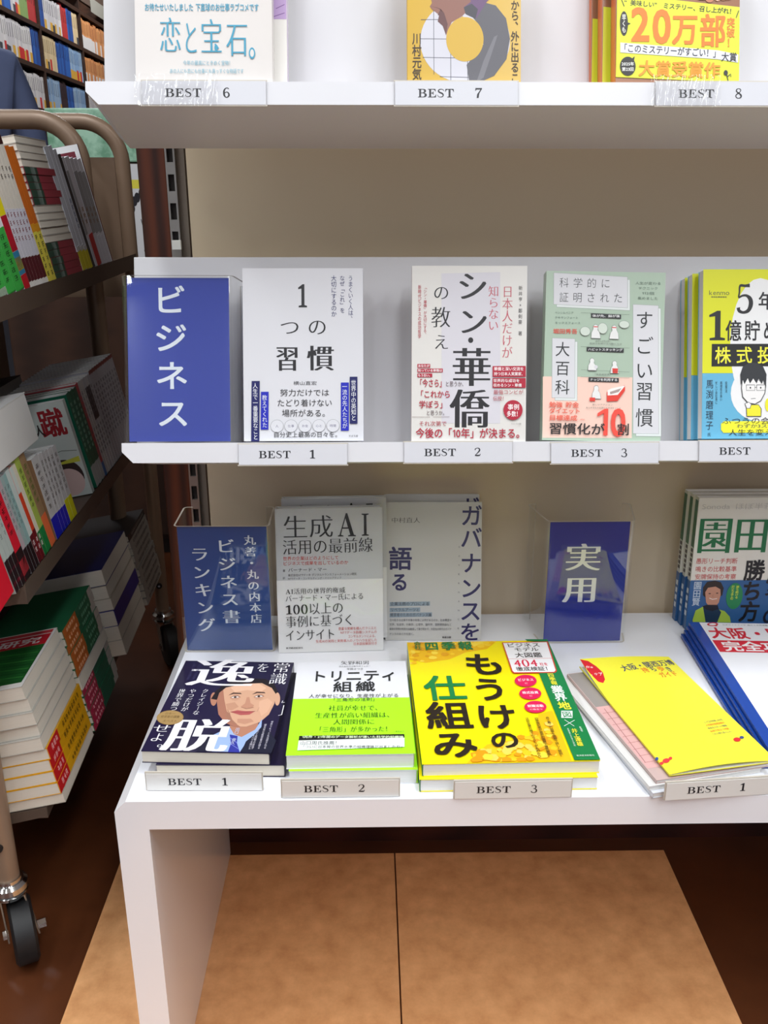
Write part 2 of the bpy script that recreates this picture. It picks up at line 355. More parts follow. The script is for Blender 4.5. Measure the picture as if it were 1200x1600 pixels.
def book(name, M, w, h, t, cover, spine='R', pages=None, hard=False, spine_rgb=None, label=None, cat='book', group=None, gloss=0.3, warp=None, obi=None):
    """front cover at y=0, back at y=t; spine on the right (R) or left (L)"""
    root = empty(name, M, label, cat, group); pages = pages or PGC
    c = 0.0022 if hard else 0.0007; cm = mat(cover, gloss, 0, 0.0, coat=0.0, name='cover_stock'); sm = mat(spine_rgb or cover, gloss, 0, 0.0, name='spine_stock')
    mb = MB(); r = 0.0015 if t > 0.006 else 0
    ox = 0.0 if spine == 'R' else w
    sgn = 1 if spine == 'R' else -1
    sx = w if spine == 'R' else 0.0
    if warp is None:
        mb.box(0, w, 0, c, 0, h, cm)
    else:
        n = 16; vs = []; fs = []
        for dy in (0, c):
            for j in range(n+1):
                for i in range(n+1):
                    x, z = w*i/n, h*j/n; vs.append((x, dy + warp(x, z), z))
        q = (n+1)*(n+1)
        for j in range(n):
            for i in range(n):
                a = j*(n+1)+i; fs += [(a, a+1, a+n+2, a+n+1), (q+a+n+1, q+a+n+2, q+a+1, q+a)]
        for i in range(n):
            fs += [(i, q+i, q+i+1, i+1), (n*(n+1)+i, n*(n+1)+i+1, q+n*(n+1)+i+1, q+n*(n+1)+i)]
            a, b_ = i*(n+1), (i+1)*(n+1); fs += [(a, b_, q+b_, q+a), (a+n, q+a+n, q+b_+n, b_+n)]
        mb.add(vs, fs, cm)
    mb.box(0, w, t-c, t, 0, h, cm)
    # rounded spine
    k = 5; pts = []
    for i in range(k+1):
        a = PI/2*i/k; pts.append((sx - sgn*r + sgn*r*math.sin(a), r - r*math.cos(a)))
    for i in range(k+1):
        a = PI/2*i/k; pts.append((sx - sgn*r + sgn*r*math.cos(a), t - r + r*math.sin(a)))
    pin = [(sx - sgn*(r+0.0002), t-c), (sx - sgn*c, t-r-c*0.5), (sx - sgn*c, r+c*0.5), (sx - sgn*(r+0.0002), c)]
    mb.prism(pts + pin, 0, h, 2, sm)
    mb.build('cover', root)
    i_ = 0.002 if hard else 0.0006
    pb = MB(); x0, x1 = (i_, w-c-0.0004) if spine == 'R' else (c+0.0004, w-i_)
    pb.box(x0, x1, c+0.0001, t-c-0.0001, i_, h-i_, pages); pb.build('page_block', root)
    if obi:   # paper band round the lower part: (z0, z1, rgb)
        ob = MB(); z0, z1, rgb = obi; om = mat(rgb, gloss, 0, 0.0, name='obi_stock'); e = 0.0003
        ob.box(0 if spine == 'R' else -e, w if spine == 'L' else w+e, -e, -0.00002, z0, z1, om)
        ob.box(sx if spine == 'R' else -e, sx+e if spine == 'R' else 0, 0, t, z0, z1, om)
        ob.build('paper_band', root)
    return root
def pprint(root, w, h, warp=None, off=0.0):
    return Print(w, h, (lambda x, z: (warp(x, z) if warp else 0) - off) if (warp or off) else None)

# ================================================================== the setting
WHITE = mat((214, 213, 217), 0.32, 0, 0.015, 5, name='white_lacquer')
BEIGE = mat((208, 190, 163), 0.6, 0, 0.03, 4, name='beige_panel')
FLOORM = mottled('dark_brown_floor', (70, 36, 20), (92, 50, 27), 3.5, 0.3, 6)
def slab(name, x0, x1, y0, y1, z0, z1, m, kind='structure', bevel=0):
    b = MB(); b.box(x0, x1, y0, y1, z0, z1, m); o = b.build(name, bevel=bevel); o['kind'] = kind; return o
slab('floor', -3.2, 3.2, -3.5, 9.8, -0.1, 0.0, FLOORM)
slab('ceiling', -3.2, 3.2, -3.5, 9.8, 3.4, 3.5, mat((225, 222, 215), 0.8))
slab('wall_left', -3.3, -3.2, -3.5, 9.8, 0, 3.4, mat((120, 112, 104), 0.8))
slab('wall_right', 3.2, 3.3, -3.5, 9.8, 0, 3.4, mat((120, 112, 104), 0.8))
slab('wall_front', -3.2, 3.2, -3.6, -3.5, 0, 3.4, mat((170, 172, 180), 0.8))
slab('wall_back', -3.2, 3.2, 9.8, 9.9, 0, 3.4, mat((110, 90, 75), 0.8))
for i, (lx, ly, lk) in enumerate(LIGHTS):
    t = empty('light_fixture', Matrix.Translation((lx, ly, 3.4)), 'white fluorescent light fixture on the shop ceiling', 'light', 'ceiling light fixtures')
    b = MB(); wm = mat((235, 235, 235), 0.5); b.box(-0.2, 0.2, -0.68, 0.68, -0.025, -0.0005, wm)
    b.box(-0.2, -0.17, -0.68, 0.68, -0.06, -0.025, wm); b.box(0.17, 0.2, -0.68, 0.68, -0.06, -0.025, wm); b.build('housing', t)
# pale sheets laid on the brown floor
TAN = mottled('tan_particle_board', (212, 150, 98), (244, 184, 128), 30, 0.42, 10, 0.3, 0.7)
for k, (x0, x1) in enumerate(((-0.394, 0.0355), (0.0375, 0.466))):
    b = MB(); b.box(x0, x1, 0.2, 1.166, 0.0002, 0.004, TAN)
    tag(b.build('floor_sheet', bevel=0.0006), ['tan particle-board floor sheet under the table, left of the seam', 'tan particle-board floor sheet under the table, right of the seam'][k], 'floor sheet')

# ---- fixed wall shelving behind the display
WOODV = wood_mat('red_brown_wood', (50, 20, 9), (92, 42, 20), (9, 9, 0.9), 0.38, 1.6, 3.5)
o = slab('wall_panel', -0.2215, 1.8, 1.18, 1.20, 0.30, 2.2, BEIGE)
o.name = 'wall_display'
o = slab('trim_1', -0.284, 1.8, 1.20, 1.235, 0.0, 0.30, wood_mat('dark_base_wood', (48, 16, 10), (70, 28, 18), (1, 6, 6), 0.4, 2, 3))
t = empty('wooden_upright', Matrix.Translation((-0.2605, 1.19, 0)), 'red-brown wooden upright with wavy grain, left of the beige back panel', 'upright')
b = MB(); b.box(-0.0235, 0.0115, 0.0, 0.30, 0, 2.2, WOODV); b.build('post', t, bevel=0.0015)
# slotted metal standard
STEEL = mat((176, 172, 166), 0.28, 0.9, 0.05, 30, name='brushed_steel'); DARKM = mat((30, 22, 20), 0.6)
b = MB(); X0, X1 = 0.0125, 0.0245; n = 44; z = 0.31
b.box(X0, X0+0.0022, -0.006, 0.0, 0.30, 2.2, STEEL); b.box(X1-0.0022, X1, -0.006, 0.0, 0.30, 2.2, STEEL)
while z < 2.15:
    b.box(X0+0.0022, X1-0.0022, -0.006, 0.0, z, z+0.014, STEEL); z += 0.0335
b.build('slotted_rail', t)
b = MB(); b.box(X0+0.001, X1-0.001, 0.0005, 0.002, 0.31, 2.19, DARKM); b.box(X0, X1+0.01, 0.002, 0.30, 0.3, 2.2, mat((120, 110, 100), 0.5)); b.build('rail_backing', t)
b = MB(); b.box(X0+0.002, X1+0.001, -0.012, -0.0062, 0.925, 0.936, mat((225, 225, 220), 0.5)); b.build('bracket_tip', t)

# ---- tilted display ledges
TL = 17.0
def ledge(name, zt, boardh, label):
    M = frame(-0.2665, 0.941, zt, 0, TL); t = empty(name, M, label, 'shelf')
    W = 1.55; b = MB()
    # local: x along, y into (down the slope), z perpendicular (up, tipped back)
    D = 0.115; T = 0.0215; c = 0.012
    b.prism([(0, 0), (0, -T+c), (c, -T), (W, -T), (W, 0)], 0, D, 1, WHITE)
    b.build('ledge', t, bevel=0.0008)
    b = MB(); b.box(0, W, 0.064, 0.074, 0.0005, boardh, mat((206, 204, 207), 0.4, 0, 0.01, 5)); b.build('backboard', t, bevel=0.0006)
    for x in (0.18, 0.9):
        b = MB(); b.box(x, x+0.02, 0.075, 0.20, 0.045, 0.065, STEEL); b.build('wall_bracket', t)
    return M
MID = ledge('middle_shelf', 0.738, 0.213, 'white tilted display ledge holding the face-out books BEST 1 to 3, middle level')
TOP = ledge('top_shelf', 1.091, 0.26, 'white tilted display ledge at the top, with labels BEST 6 to 8')
def on(Mb, x, y, z, rz=0, dx=0):
    """frame on a tilted ledge, x given in world metres"""
    return Mb @ Matrix.Translation((x+0.2665, y, z)) @ Matrix.Rotation(R(rz), 4, 'Z')

# ---- low white table
t = empty('display_table', Matrix.Translation((-0.257, 0.752, 0)), 'low glossy white display table standing on tan floor sheets', 'table')
ZT = 0.42; b = MB(); c = 0.012; W = 1.75
TW = mat((240, 241, 247), 0.18, 0, 0.01, 4, coat=0.3, name='glossy_white_lacquer')
b.prism([(0, ZT-0.0335), (0, ZT-c), (c, ZT), (W, ZT), (W, ZT-0.0335)], 0, 0.418, 1, TW); b.build('tabletop', t)
for x in (0.0, W-0.033):
    b = MB(); b.box(x, x+0.033, 0.0, 0.418, 0.0045, ZT-0.0335, TW); b.build('side_panel', t)

# ================================================================== label cards
def best(name, M, num, label, w=0.1165, h=0.022, style='shelf', txtx=0.0):
    """'BEST n' card; M at its lower left front corner"""
    root = empty(name, M, label, 'label')
    b = MB()
    if style == 'shelf':
        b.box(0, w, 0, 0.0004, 0, h, mat((206, 206, 212), 0.5, 0, 0.0)); b.build('card', root)
        b = MB(); e = 0.0012; b.box(-e, w+e, 0.0004, 0.0010, -e, 0, EDGE); b.box(-e, w+e, 0.0004, 0.0010, h, h+e, EDGE); b.build('clear_holder', root)
        y = 0
    else:
        b.box(0.0, w, 0.0, 0.0005, 0.0005, h-0.0012, mat((228, 226, 222), 0.5, 0, 0.0)); b.build('card', root)
        b = MB(); b.box(-0.0012, w+0.0012, 0.0008, 0.0028, 0, h, EDGE); b.box(-0.0012, w+0.0012, 0.0028, 0.02, 0.0, 0.0018, CLEAR)
        b.build('acrylic_foot', root)
    p = Print(w, h); k = h/0.022
    x = w*0.5 + txtx
    p.text('BEST', x-0.0195, h*0.5, 0.0345, 0.0078, (26, 26, 32), 'c')
    p.text(num, x+0.021, h*0.51, 0.0068 if num != '1' else 0.006, 0.0092, (26, 26, 32), 'c')
    p.build(root, 'lettering')
    return root
CLEAR = clear('clear_acrylic', (0.985, 0.99, 0.99))
SHEET = clear('card_film', (0.99, 0.99, 0.99), 0.05, fmax=0.05)
EDGE = mat((196, 188, 176), 0.3, 0, 0.0, name='lit_acrylic_edge')  # pale opaque colour stands in for light piped to the acrylic edges
WRAP = clear('wrinkled_film', (0.98, 0.98, 0.98), 0.12, 0.45, 14, fmax=0.3)
FILM = clear('shrink_film', (0.99, 0.99, 0.99), 0.06, 0.35, 9, fmax=0.12)

best('shelf_label', on(MID, -0.1406, -0.0025, -0.024), '1', 'BEST 1 card on the middle ledge, under the white book with two kanji lines')
best('shelf_label', on(MID, 0.0375, -0.0025, -0.0225), '2', 'BEST 2 card on the middle ledge, under the white book with large black brush title')
best('shelf_label', on(MID, 0.1965, -0.0025, -0.024, 0), '3', 'BEST 3 card on the middle ledge, under the pale green book')
best('shelf_label', on(MID, 0.3575, -0.0025, -0.0225), '4', 'BEST card under the yellow and blue book, cut by the right edge')
r6 = best('shelf_label', on(TOP, -0.2125, -0.0025, -0.0225), '6', 'BEST 6 card in wrinkled clear wrap on the top ledge')
r7 = best('shelf_label', on(TOP, 0.0262, -0.0025, -0.0225), '7', 'BEST 7 card on the top ledge, under the yellow book')
r8 = best('shelf_label', on(TOP, 0.2745, -0.0025, -0.0225), '8', 'BEST 8 card in wrinkled clear wrap on the top ledge, at right')
for rr, x0, x1 in ((r6, -0.006, 0.072), (r8, -0.006, 0.06)):
    b = MB(); n = 24; vs = []; fs = []
    for j in range(8):
        for i in range(n+1):
            x = x0+(x1-x0)*i/n; z = -0.003+0.03*j/7
            vs.append((x, -0.0045 - 0.0016*math.sin(i*1.7+j)*math.sin(j*1.3+i*.4), z))
    for j in range(7):
        for i in range(n): a = j*(n+1)+i; fs.append((a, a+1, a+n+2, a+n+1))
    b.add(vs, fs, WRAP); b.build('plastic_wrap', rr, smooth=True, bevel=-1)
LT = 0.4205
best('table_label', frame(-0.2270, 0.7690, LT, -1.0), '1', 'BEST 1 card in an acrylic foot on the table, before the dark blue book', style='t', h=0.0215)
best('table_label', frame(-0.0890, 0.7545, LT, 0.2), '2', 'BEST 2 card in an acrylic foot on the table, before the lime green book', style='t', h=0.0215)
best('table_label', frame(0.0830, 0.7500, LT, 0.6), '3', 'BEST 3 card in an acrylic foot on the table, before the big yellow book', style='t', h=0.0215)
best('table_label', frame(0.2925, 0.7440, LT, 4.5), '1', 'BEST 1 card standing askew on the table, before the yellow guide', style='t', h=0.0215)

# ================================================================== acrylic sign stands
def stand(name, M, W, Hh, D, card_rgb, label, cx0, cx1, cz0, cz1, flare=0.0, ret=0.012, lettering=None):
    root = empty(name, M, label, 'sign stand'); T = 0.0022; r = 0.006
    def arc(cx, cy, a0, a1, rr, n=5): return [(cx+rr*math.cos(R(a0+(a1-a0)*k/n)), cy+rr*math.sin(R(a0+(a1-a0)*k/n))) for k in range(n+1)]
    outer = [(ret, D)] + arc(r, D-r, 90, 180, r) + arc(r, r, 180, 270, r) + arc(W-r, r, 270, 360, r) + arc(W-r, D-r, 0, 90, r) + [(W-ret, D)]
    q = r-T; inner = [(ret, D-T)] + arc(r, D-r, 90, 180, q) + arc(r, r, 180, 270, q) + arc(W-r, r, 270, 360, q) + arc(W-r, D-r, 0, 90, q) + [(W-ret, D-T)]
    if flare:
        fl = lambda q: [(x + (flare if x > W/2 else -flare)*y/D, y) for x, y in q]
        outer = fl(outer); inner = fl(inner)
    n = len(outer); vs = [(x, y, z) for z in (0, Hh) for x, y in outer] + [(x, y, z) for z in (0, Hh) for x, y in inner]
    b = MB(); f1 = []; 
    for i in range(n-1):
        f1 += [(i, i+1, n+i+1, n+i), (2*n+i, 3*n+i, 3*n+i+1, 2*n+i+1)]
    b.add(vs, f1, CLEAR); b.build('acrylic_shell', root, smooth=True, bevel=-1)
    b = MB(); f2 = []
    for i in range(n-1): f2 += [(n+i, n+i+1, 3*n+i+1, 3*n+i), (i, 2*n+i, 2*n+i+1, i+1)]
    f2 += [(0, n, 3*n, 2*n), (n-1, 2*n-1, 4*n-1, 3*n-1)]
    b.add(vs, f2, EDGE); b.build('lit_edge', root, bevel=-1)  # edge faces painted pale for the light they carry
    b = MB(); b.box(cx0, cx1, T+0.0014, T+0.0020, cz0, cz1, mat(card_rgb, 0.4, 0, 0.0, name='sign_card')); cb = b.build('sign_card', root)
    p = Print(W, Hh, lambda x, z: T+0.0012)
    lettering(p); p.build(cb, 'lettering')
    return root
BW = (226, 232, 240)
def let0(p):
    for i, ch in enumerate('ビジネス'):
        p.text(ch, 0.0500+0.0006*i, 0.153-0.0405*i, 0.0345, 0.031, BW, 'b')
stand('sign_stand', on(MID, -0.2640, 0.0020, 0.0008, 0.8), 0.1185, 0.1785, 0.058, (44, 62, 158),
      'bright blue sign with four large katakana, in clear acrylic on the middle shelf', 0.0045, 0.1135, 0.001, 0.1765, 0.013, lettering=let0)
def let1(p):
    for i, ch in enumerate('丸善・丸の内本店'): p.text(ch, 0.0945+0.0004*i, 0.1585-0.01585*i, 0.0145, 0.0133, BW, 'M')
    for i, ch in enumerate('ビジネス書'): p.text(ch, 0.0635+0.0004*i, 0.1505-0.0250*i, 0.0225, 0.0195, BW, 'M')
    for i, ch in enumerate('ランキング'): p.text(ch, 0.0300+0.0005*i, 0.1395-0.0252*i, 0.0225, 0.0195, BW, 'M')
stand('sign_stand', frame(-0.2462, 1.0620, LT, -0.3, -1.5), 0.1205, 0.1785, 0.070, (36, 72, 138),
      'steel-blue sign with three columns of white characters, in clear acrylic on the table', 0.004, 0.1165, 0.001, 0.1765, lettering=let1)
def let2(p):
    for i, ch in enumerate('実用'): p.text(ch, 0.0500-0.0006*i, 0.1225-0.0455*i, 0.046, 0.0385, (222, 222, 228), 'M')
stand('sign_stand', frame(0.2290, 1.0790, LT, 0.4, 1.0), 0.1140, 0.1730, 0.075, (14, 34, 142),
      'deep blue sign with two large kanji, in clear acrylic on the right of the table', 0.004, 0.108, 0.001, 0.171, 0.014, lettering=let2)

# ================================================================== face-out books
INK = (34, 32, 36)
# ---- middle 1
M1 = frame(-0.1363, 0.9500, 0.7372, -0.3, TL)
b1 = book('hardcover_book', M1, 0.130, 0.186, 0.016, (218, 218, 223), 'R', PGW, True, (52, 52, 150), 'white book titled in black kanji with small royal blue strips, beside the blue sign')
p = pprint(b1, 0.130, 0.186); c = Crop(p, (563, 62), (1105, 68), (1107, 832), (578, 830))
c.t('1', 835, 189, 42, 104, INK, 'm')
c.t('つ', 778, 328, 90, 78, INK, 'm'); c.t('の', 901, 328, 86, 78, INK, 'm')
c.t('習', 768, 467, 104, 112, INK, 'M'); c.t('慣', 916, 467, 116, 112, INK, 'M')
bl = (60, 60, 110)
c.t('うまくいく人は、', 1050, 203, 22, 206, bl, 'r', True); c.t('なぜ「これ」を', 1013, 184, 22, 168, bl, 'r', True); c.t('大切にするのか', 975, 192, 24, 186, bl, 'r', True)
c.t('横山直宏', 848, 577, 104, 17, (70, 70, 74), 'm')
c.t('努力だけでは', 846, 619, 218, 31, INK, 'r'); c.t('たどり着けない', 846, 664, 244, 32, INK, 'r'); c.t('場所がある。', 852, 709, 212, 32, INK, 'r')
for i, s_ in enumerate(('人', '仕事', 'お金', '心と', '時間')):
    c.e(724+62*i, 765, 29, 28, (150, 150, 152)); c.e(724+62*i, 765, 27.6, 26.6, (217, 217, 222)); c.t(s_, 724+62*i, 765, 14*len(s_), 12, (90, 84, 120), 'r')
c.t('自分史上最高の日々を。', 858, 803, 298, 25, INK, 'r'); c.t('すばる舎', 1062, 810, 42, 9, (80, 80, 84), 'r')
nb = (20, 24, 92); rb = (26, 36, 178)
c.r(610, 566, 646, 832, nb); c.r(652, 614, 686, 780, rb); c.r(1046, 551, 1080, 757, nb); c.r(1007, 576, 1042, 787, rb)
c.t('人生で一番重要なこと', 628, 700, 22, 250, (236, 238, 244), 'r', True); c.t('教えてくれた', 669, 700, 22, 144, (225, 230, 244), 'r', True)
c.t('世界中の英知と', 1063, 655, 22, 180, (236, 238, 244), 'r', True); c.t('一流の先人たちが', 1024, 680, 22, 196, (225, 230, 244), 'r', True)
p.build(b1)
# ---- middle 2
M2 = frame(0.0455, 0.9462, 0.7365, -1.6, TL)
b2 = book('paperback_book', M2, 0.1240, 0.1895, 0.017, (222, 219, 214), 'L', PGC, False, (150, 24, 44), 'white book with huge black brush title, crimson lines and a red round stamp')
p = pprint(b2, 0.124, 0.1895); c = Crop(p, (120, 40), (607, 52), (600, 795), (115, 798))
RD = (176, 28, 54)
c.r(246, 76, 494, 716, (212, 209, 216))
c.t('シ', 378, 132, 126, 128, INK, 'M'); c.t('ン', 380, 282, 122, 118, INK, 'M'); c.e(370, 362, 11, 12, INK)
c.t('華', 374, 476, 160, 166, INK, 'M'); c.t('僑', 366, 652, 160, 168, INK, 'M')
c.t('の', 245, 157, 68, 66, INK, 'm'); c.t('教', 243, 262, 82, 90, INK, 'm'); c.t('え', 245, 368, 66, 68, INK, 'm')
c.t('日本人だけが', 524, 287, 44, 308, (196, 90, 104), 'm', True); c.t('知らない', 466, 228, 44, 192, (196, 90, 104), 'm', True)
c.t('新井亨×鄭剣豪 著', 578, 240, 16, 210, (90, 86, 88), 'm', True, 0.8)
c.t('「シン・華僑」が大切にする、', 176, 235, 14, 216, (190, 70, 84), 'r', True); c.t('新時代ビジネスの成功哲学', 152, 238, 14, 230, (190, 70, 84), 'r', True)
for x1, y, s_ in ((197, 470, 'あなたが'), (251, 490, '知っている華僑は'), (206, 511, 'もう古い。')):
    c.r(142, y-8, x1, y+8, RD); c.t(s_, (142+x1)/2, y, x1-148, 12, (245, 235, 235), 'b')
c.t('「今さら」', 200, 544, 122, 34, RD, 'b'); c.t('と思うか、', 306, 548, 88, 22, (90, 70, 74), 'r')
c.t('「これから', 212, 592, 144, 32, RD, 'b'); c.t('学ぼう」', 208, 636, 118, 32, RD, 'b'); c.t('と思うか。', 224, 672, 88, 22, (90, 70, 74), 'r')
c.l([(118, 690), (196, 690)], 0.0003, (120, 90, 90)); c.l([(208, 690), (280, 688)], 0.0003, (120, 90, 90))
c.t('それ次第で', 208, 718, 120, 22, (176, 50, 66), 'r'); c.t('今後の「10年」が決まる。', 368, 758, 462, 42, RD, 'b')
c.r(462, 473, 600, 519, RD); c.r(462, 524, 600, 565, RD)
c.t('華僑と深い交流を', 530, 485, 124, 15, (248, 238, 238), 'b'); c.t('持つ日本人実業家、', 532, 506, 128, 15, (248, 238, 238), 'b')
c.t('世界的な成功を', 520, 535, 110, 14, (248, 238, 238), 'b'); c.t('収めるシン・華僑', 524, 554, 118, 14, (248, 238, 238), 'b')
c.t('最強コンビが', 528, 583, 124, 20, (176, 50, 66), 'r'); c.t('伝授！', 492, 610, 56, 20, (176, 50, 66), 'r')
c.e(547, 659, 40, 42, RD); c.t('事例', 549, 646, 48, 24, (248, 238, 238), 'b'); c.t('多数！', 550, 675, 58, 24, (248, 238, 238), 'b')
c.t('フォレスト出版', 560, 717, 42, 7, (90, 80, 80), 'r')
p.build(b2)
# ---- middle 3 (pale green over pink)
M3 = frame(0.1885, 0.9490, 0.7372, -2.0, TL) @ Matrix.Rotation(R(0.8), 4, 'Y')
b3 = book('paperback_book', M3, 0.1285, 0.1830, 0.019, (172, 192, 172), 'L', PGW, False, None, 'pale green and pink book with white title boxes and small comic drawings')
p = pprint(b3, 0.1285, 0.183); c = Crop(p, (35, 118), (657, 92), (625, 955), (18, 950))
GW = (216, 216, 220); DK = (40, 42, 44)
c.pl([(20, 640), (478, 632), (474, 935), (20, 938)], (244, 206, 190))
def tbox(x0, y0, x1, y1, d=8):
    c.r(x0+d+6, y0+d+4, x1+d+6, y1+d+6, (150, 158, 154)); c.r(x0+d+7.5, y0+d+5.5, x1+d+4.5, y1+d+4.5, (222, 228, 226)); c.r(x0-1.5, y0-1.5, x1+1.5, y1+1.5, (150, 158, 154)); c.r(x0, y0, x1, y1, GW)
tbox(72, 126, 452, 282); tbox(482, 264, 616, 912); tbox(66, 450, 180, 742)
c.t('科学的に', 230, 168, 280, 50, DK, 'l', False, 0.72); c.t('証明された', 262, 240, 344, 50, DK, 'l', False, 0.72)
for s_, y in zip('すごい習慣', (340, 470, 595, 700, 832)): c.t(s_, 541, y, 92, 92, DK, 'r')
for s_, y in zip('大百科', (503, 597, 690)): c.t(s_, 118, y, 72, 72, DK, 'r')
c.t('人生が変わる', 562, 152, 138, 15, (110, 128, 116), 'l'); c.t('テクニック', 562, 178, 104, 15, (110, 128, 116), 'l'); c.t('112個', 562, 203, 66, 15, (110, 128, 116), 'l'); c.t('集めました', 560, 229, 108, 15, (110, 128, 116), 'l')
for s_, y, w_ in (('ペンシルベニア', 322, 94), ('テキサンフォート', 346, 118), ('モックスフォース', 372, 130)): c.t(s_, 78+w_/2, y, w_, 12, (100, 118, 110), 'l')
c.t('堀田秀吾', 131, 414, 122, 24, (226, 86, 70), 'b')
for y, s_, x0, x1 in ((329, '体が先、脳が後', 262, 418), (498, 'ハビットスタッキング', 240, 432), (648, 'ナッジを利用する', 250, 406)):
    c.r(x0, y-10, x1, y+11, DK); c.t(s_, (x0+x1)/2, y, x1-x0-14, 13, (235, 235, 235), 'b'); c.l([(210, y-11), (462, y-12)], 0.0002, DK)
def figure(x, y, k, flip=1, band=True):
    body = [(-24, 34), (-22, 6), (-12, -14), (-13, -28), (-4, -37), (8, -35), (13, -24), (10, -10), (20, 4), (26, 34)]
    c.pl([(x+flip*a*k*1.06, y+b_*k*1.06) for a, b_ in body], (110, 116, 112)); c.pl([(x+flip*a*k, y+b_*k) for a, b_ in body], (232, 232, 230))
    if band: c.r(x-12*k, y-28*k, x+12*k, y-23*k, (214, 60, 50))
figure(286, 410, 0.95); figure(382, 410, 0.95, -1); figure(268, 575, 0.85, 1, False); figure(384, 585, 0.85, -1, False); figure(290, 712, 0.9, 1, False)
for x, y, rx, ry in ((232, 410, 25, 22), (322, 392, 24, 26), (434, 368, 26, 18)): c.e(x, y, rx+1.5, ry+1.5, (120, 130, 122)); c.e(x, y, rx, ry, (210, 220, 208))
c.pl([(372, 590), (402, 590), (400, 614), (374, 614)], (214, 60, 50)); c.e(288, 586, 9, 9, GW); c.l([(212, 602), (462, 606)], 0.0002, DK)
c.pl([(344, 710), (438, 672), (438, 700), (400, 752), (344, 756)], (226, 62, 48)); c.pl([(348, 700), (370, 690), (440, 674), (400, 722), (348, 726)], (242, 238, 234)); c.pl([(360, 708), (420, 688), (404, 708), (362, 720)], (170, 150, 146))
c.r(256, 738, 284, 756, (226, 62, 48))
for s_, x, y, w_ in (('気持ちは考え続く、', 330, 455, 90), ('気持ちを続ける行動になる', 338, 468, 168), ('「無意識習慣」', 322, 622, 96), ('新しいアクション', 322, 772, 104), ('あらゆるものを続ける方法をつくる', 326, 788, 180)): c.t(s_, x, y, w_, 9, (110, 116, 110), 'l')
OR_ = (232, 96, 74)
c.t('勉強 貯金', 126, 776, 148, 27, OR_, 'b'); c.t('ダイエット', 130, 806, 156, 27, OR_, 'b'); c.t('目標達成', 122, 840, 140, 27, OR_, 'b'); c.t('…etc.', 214, 845, 38, 10, OR_, 'b')
TG = (236, 78, 62)
c.t('1', 322, 858, 62, 132, TG, 'B'); c.t('0', 402, 858, 82, 132, TG, 'B')
c.t('習慣化が', 190, 893, 280, 56, (34, 30, 32), 'b'); c.t('割', 428, 893, 62, 58, (34, 30, 32), 'b')
p.build(b3)
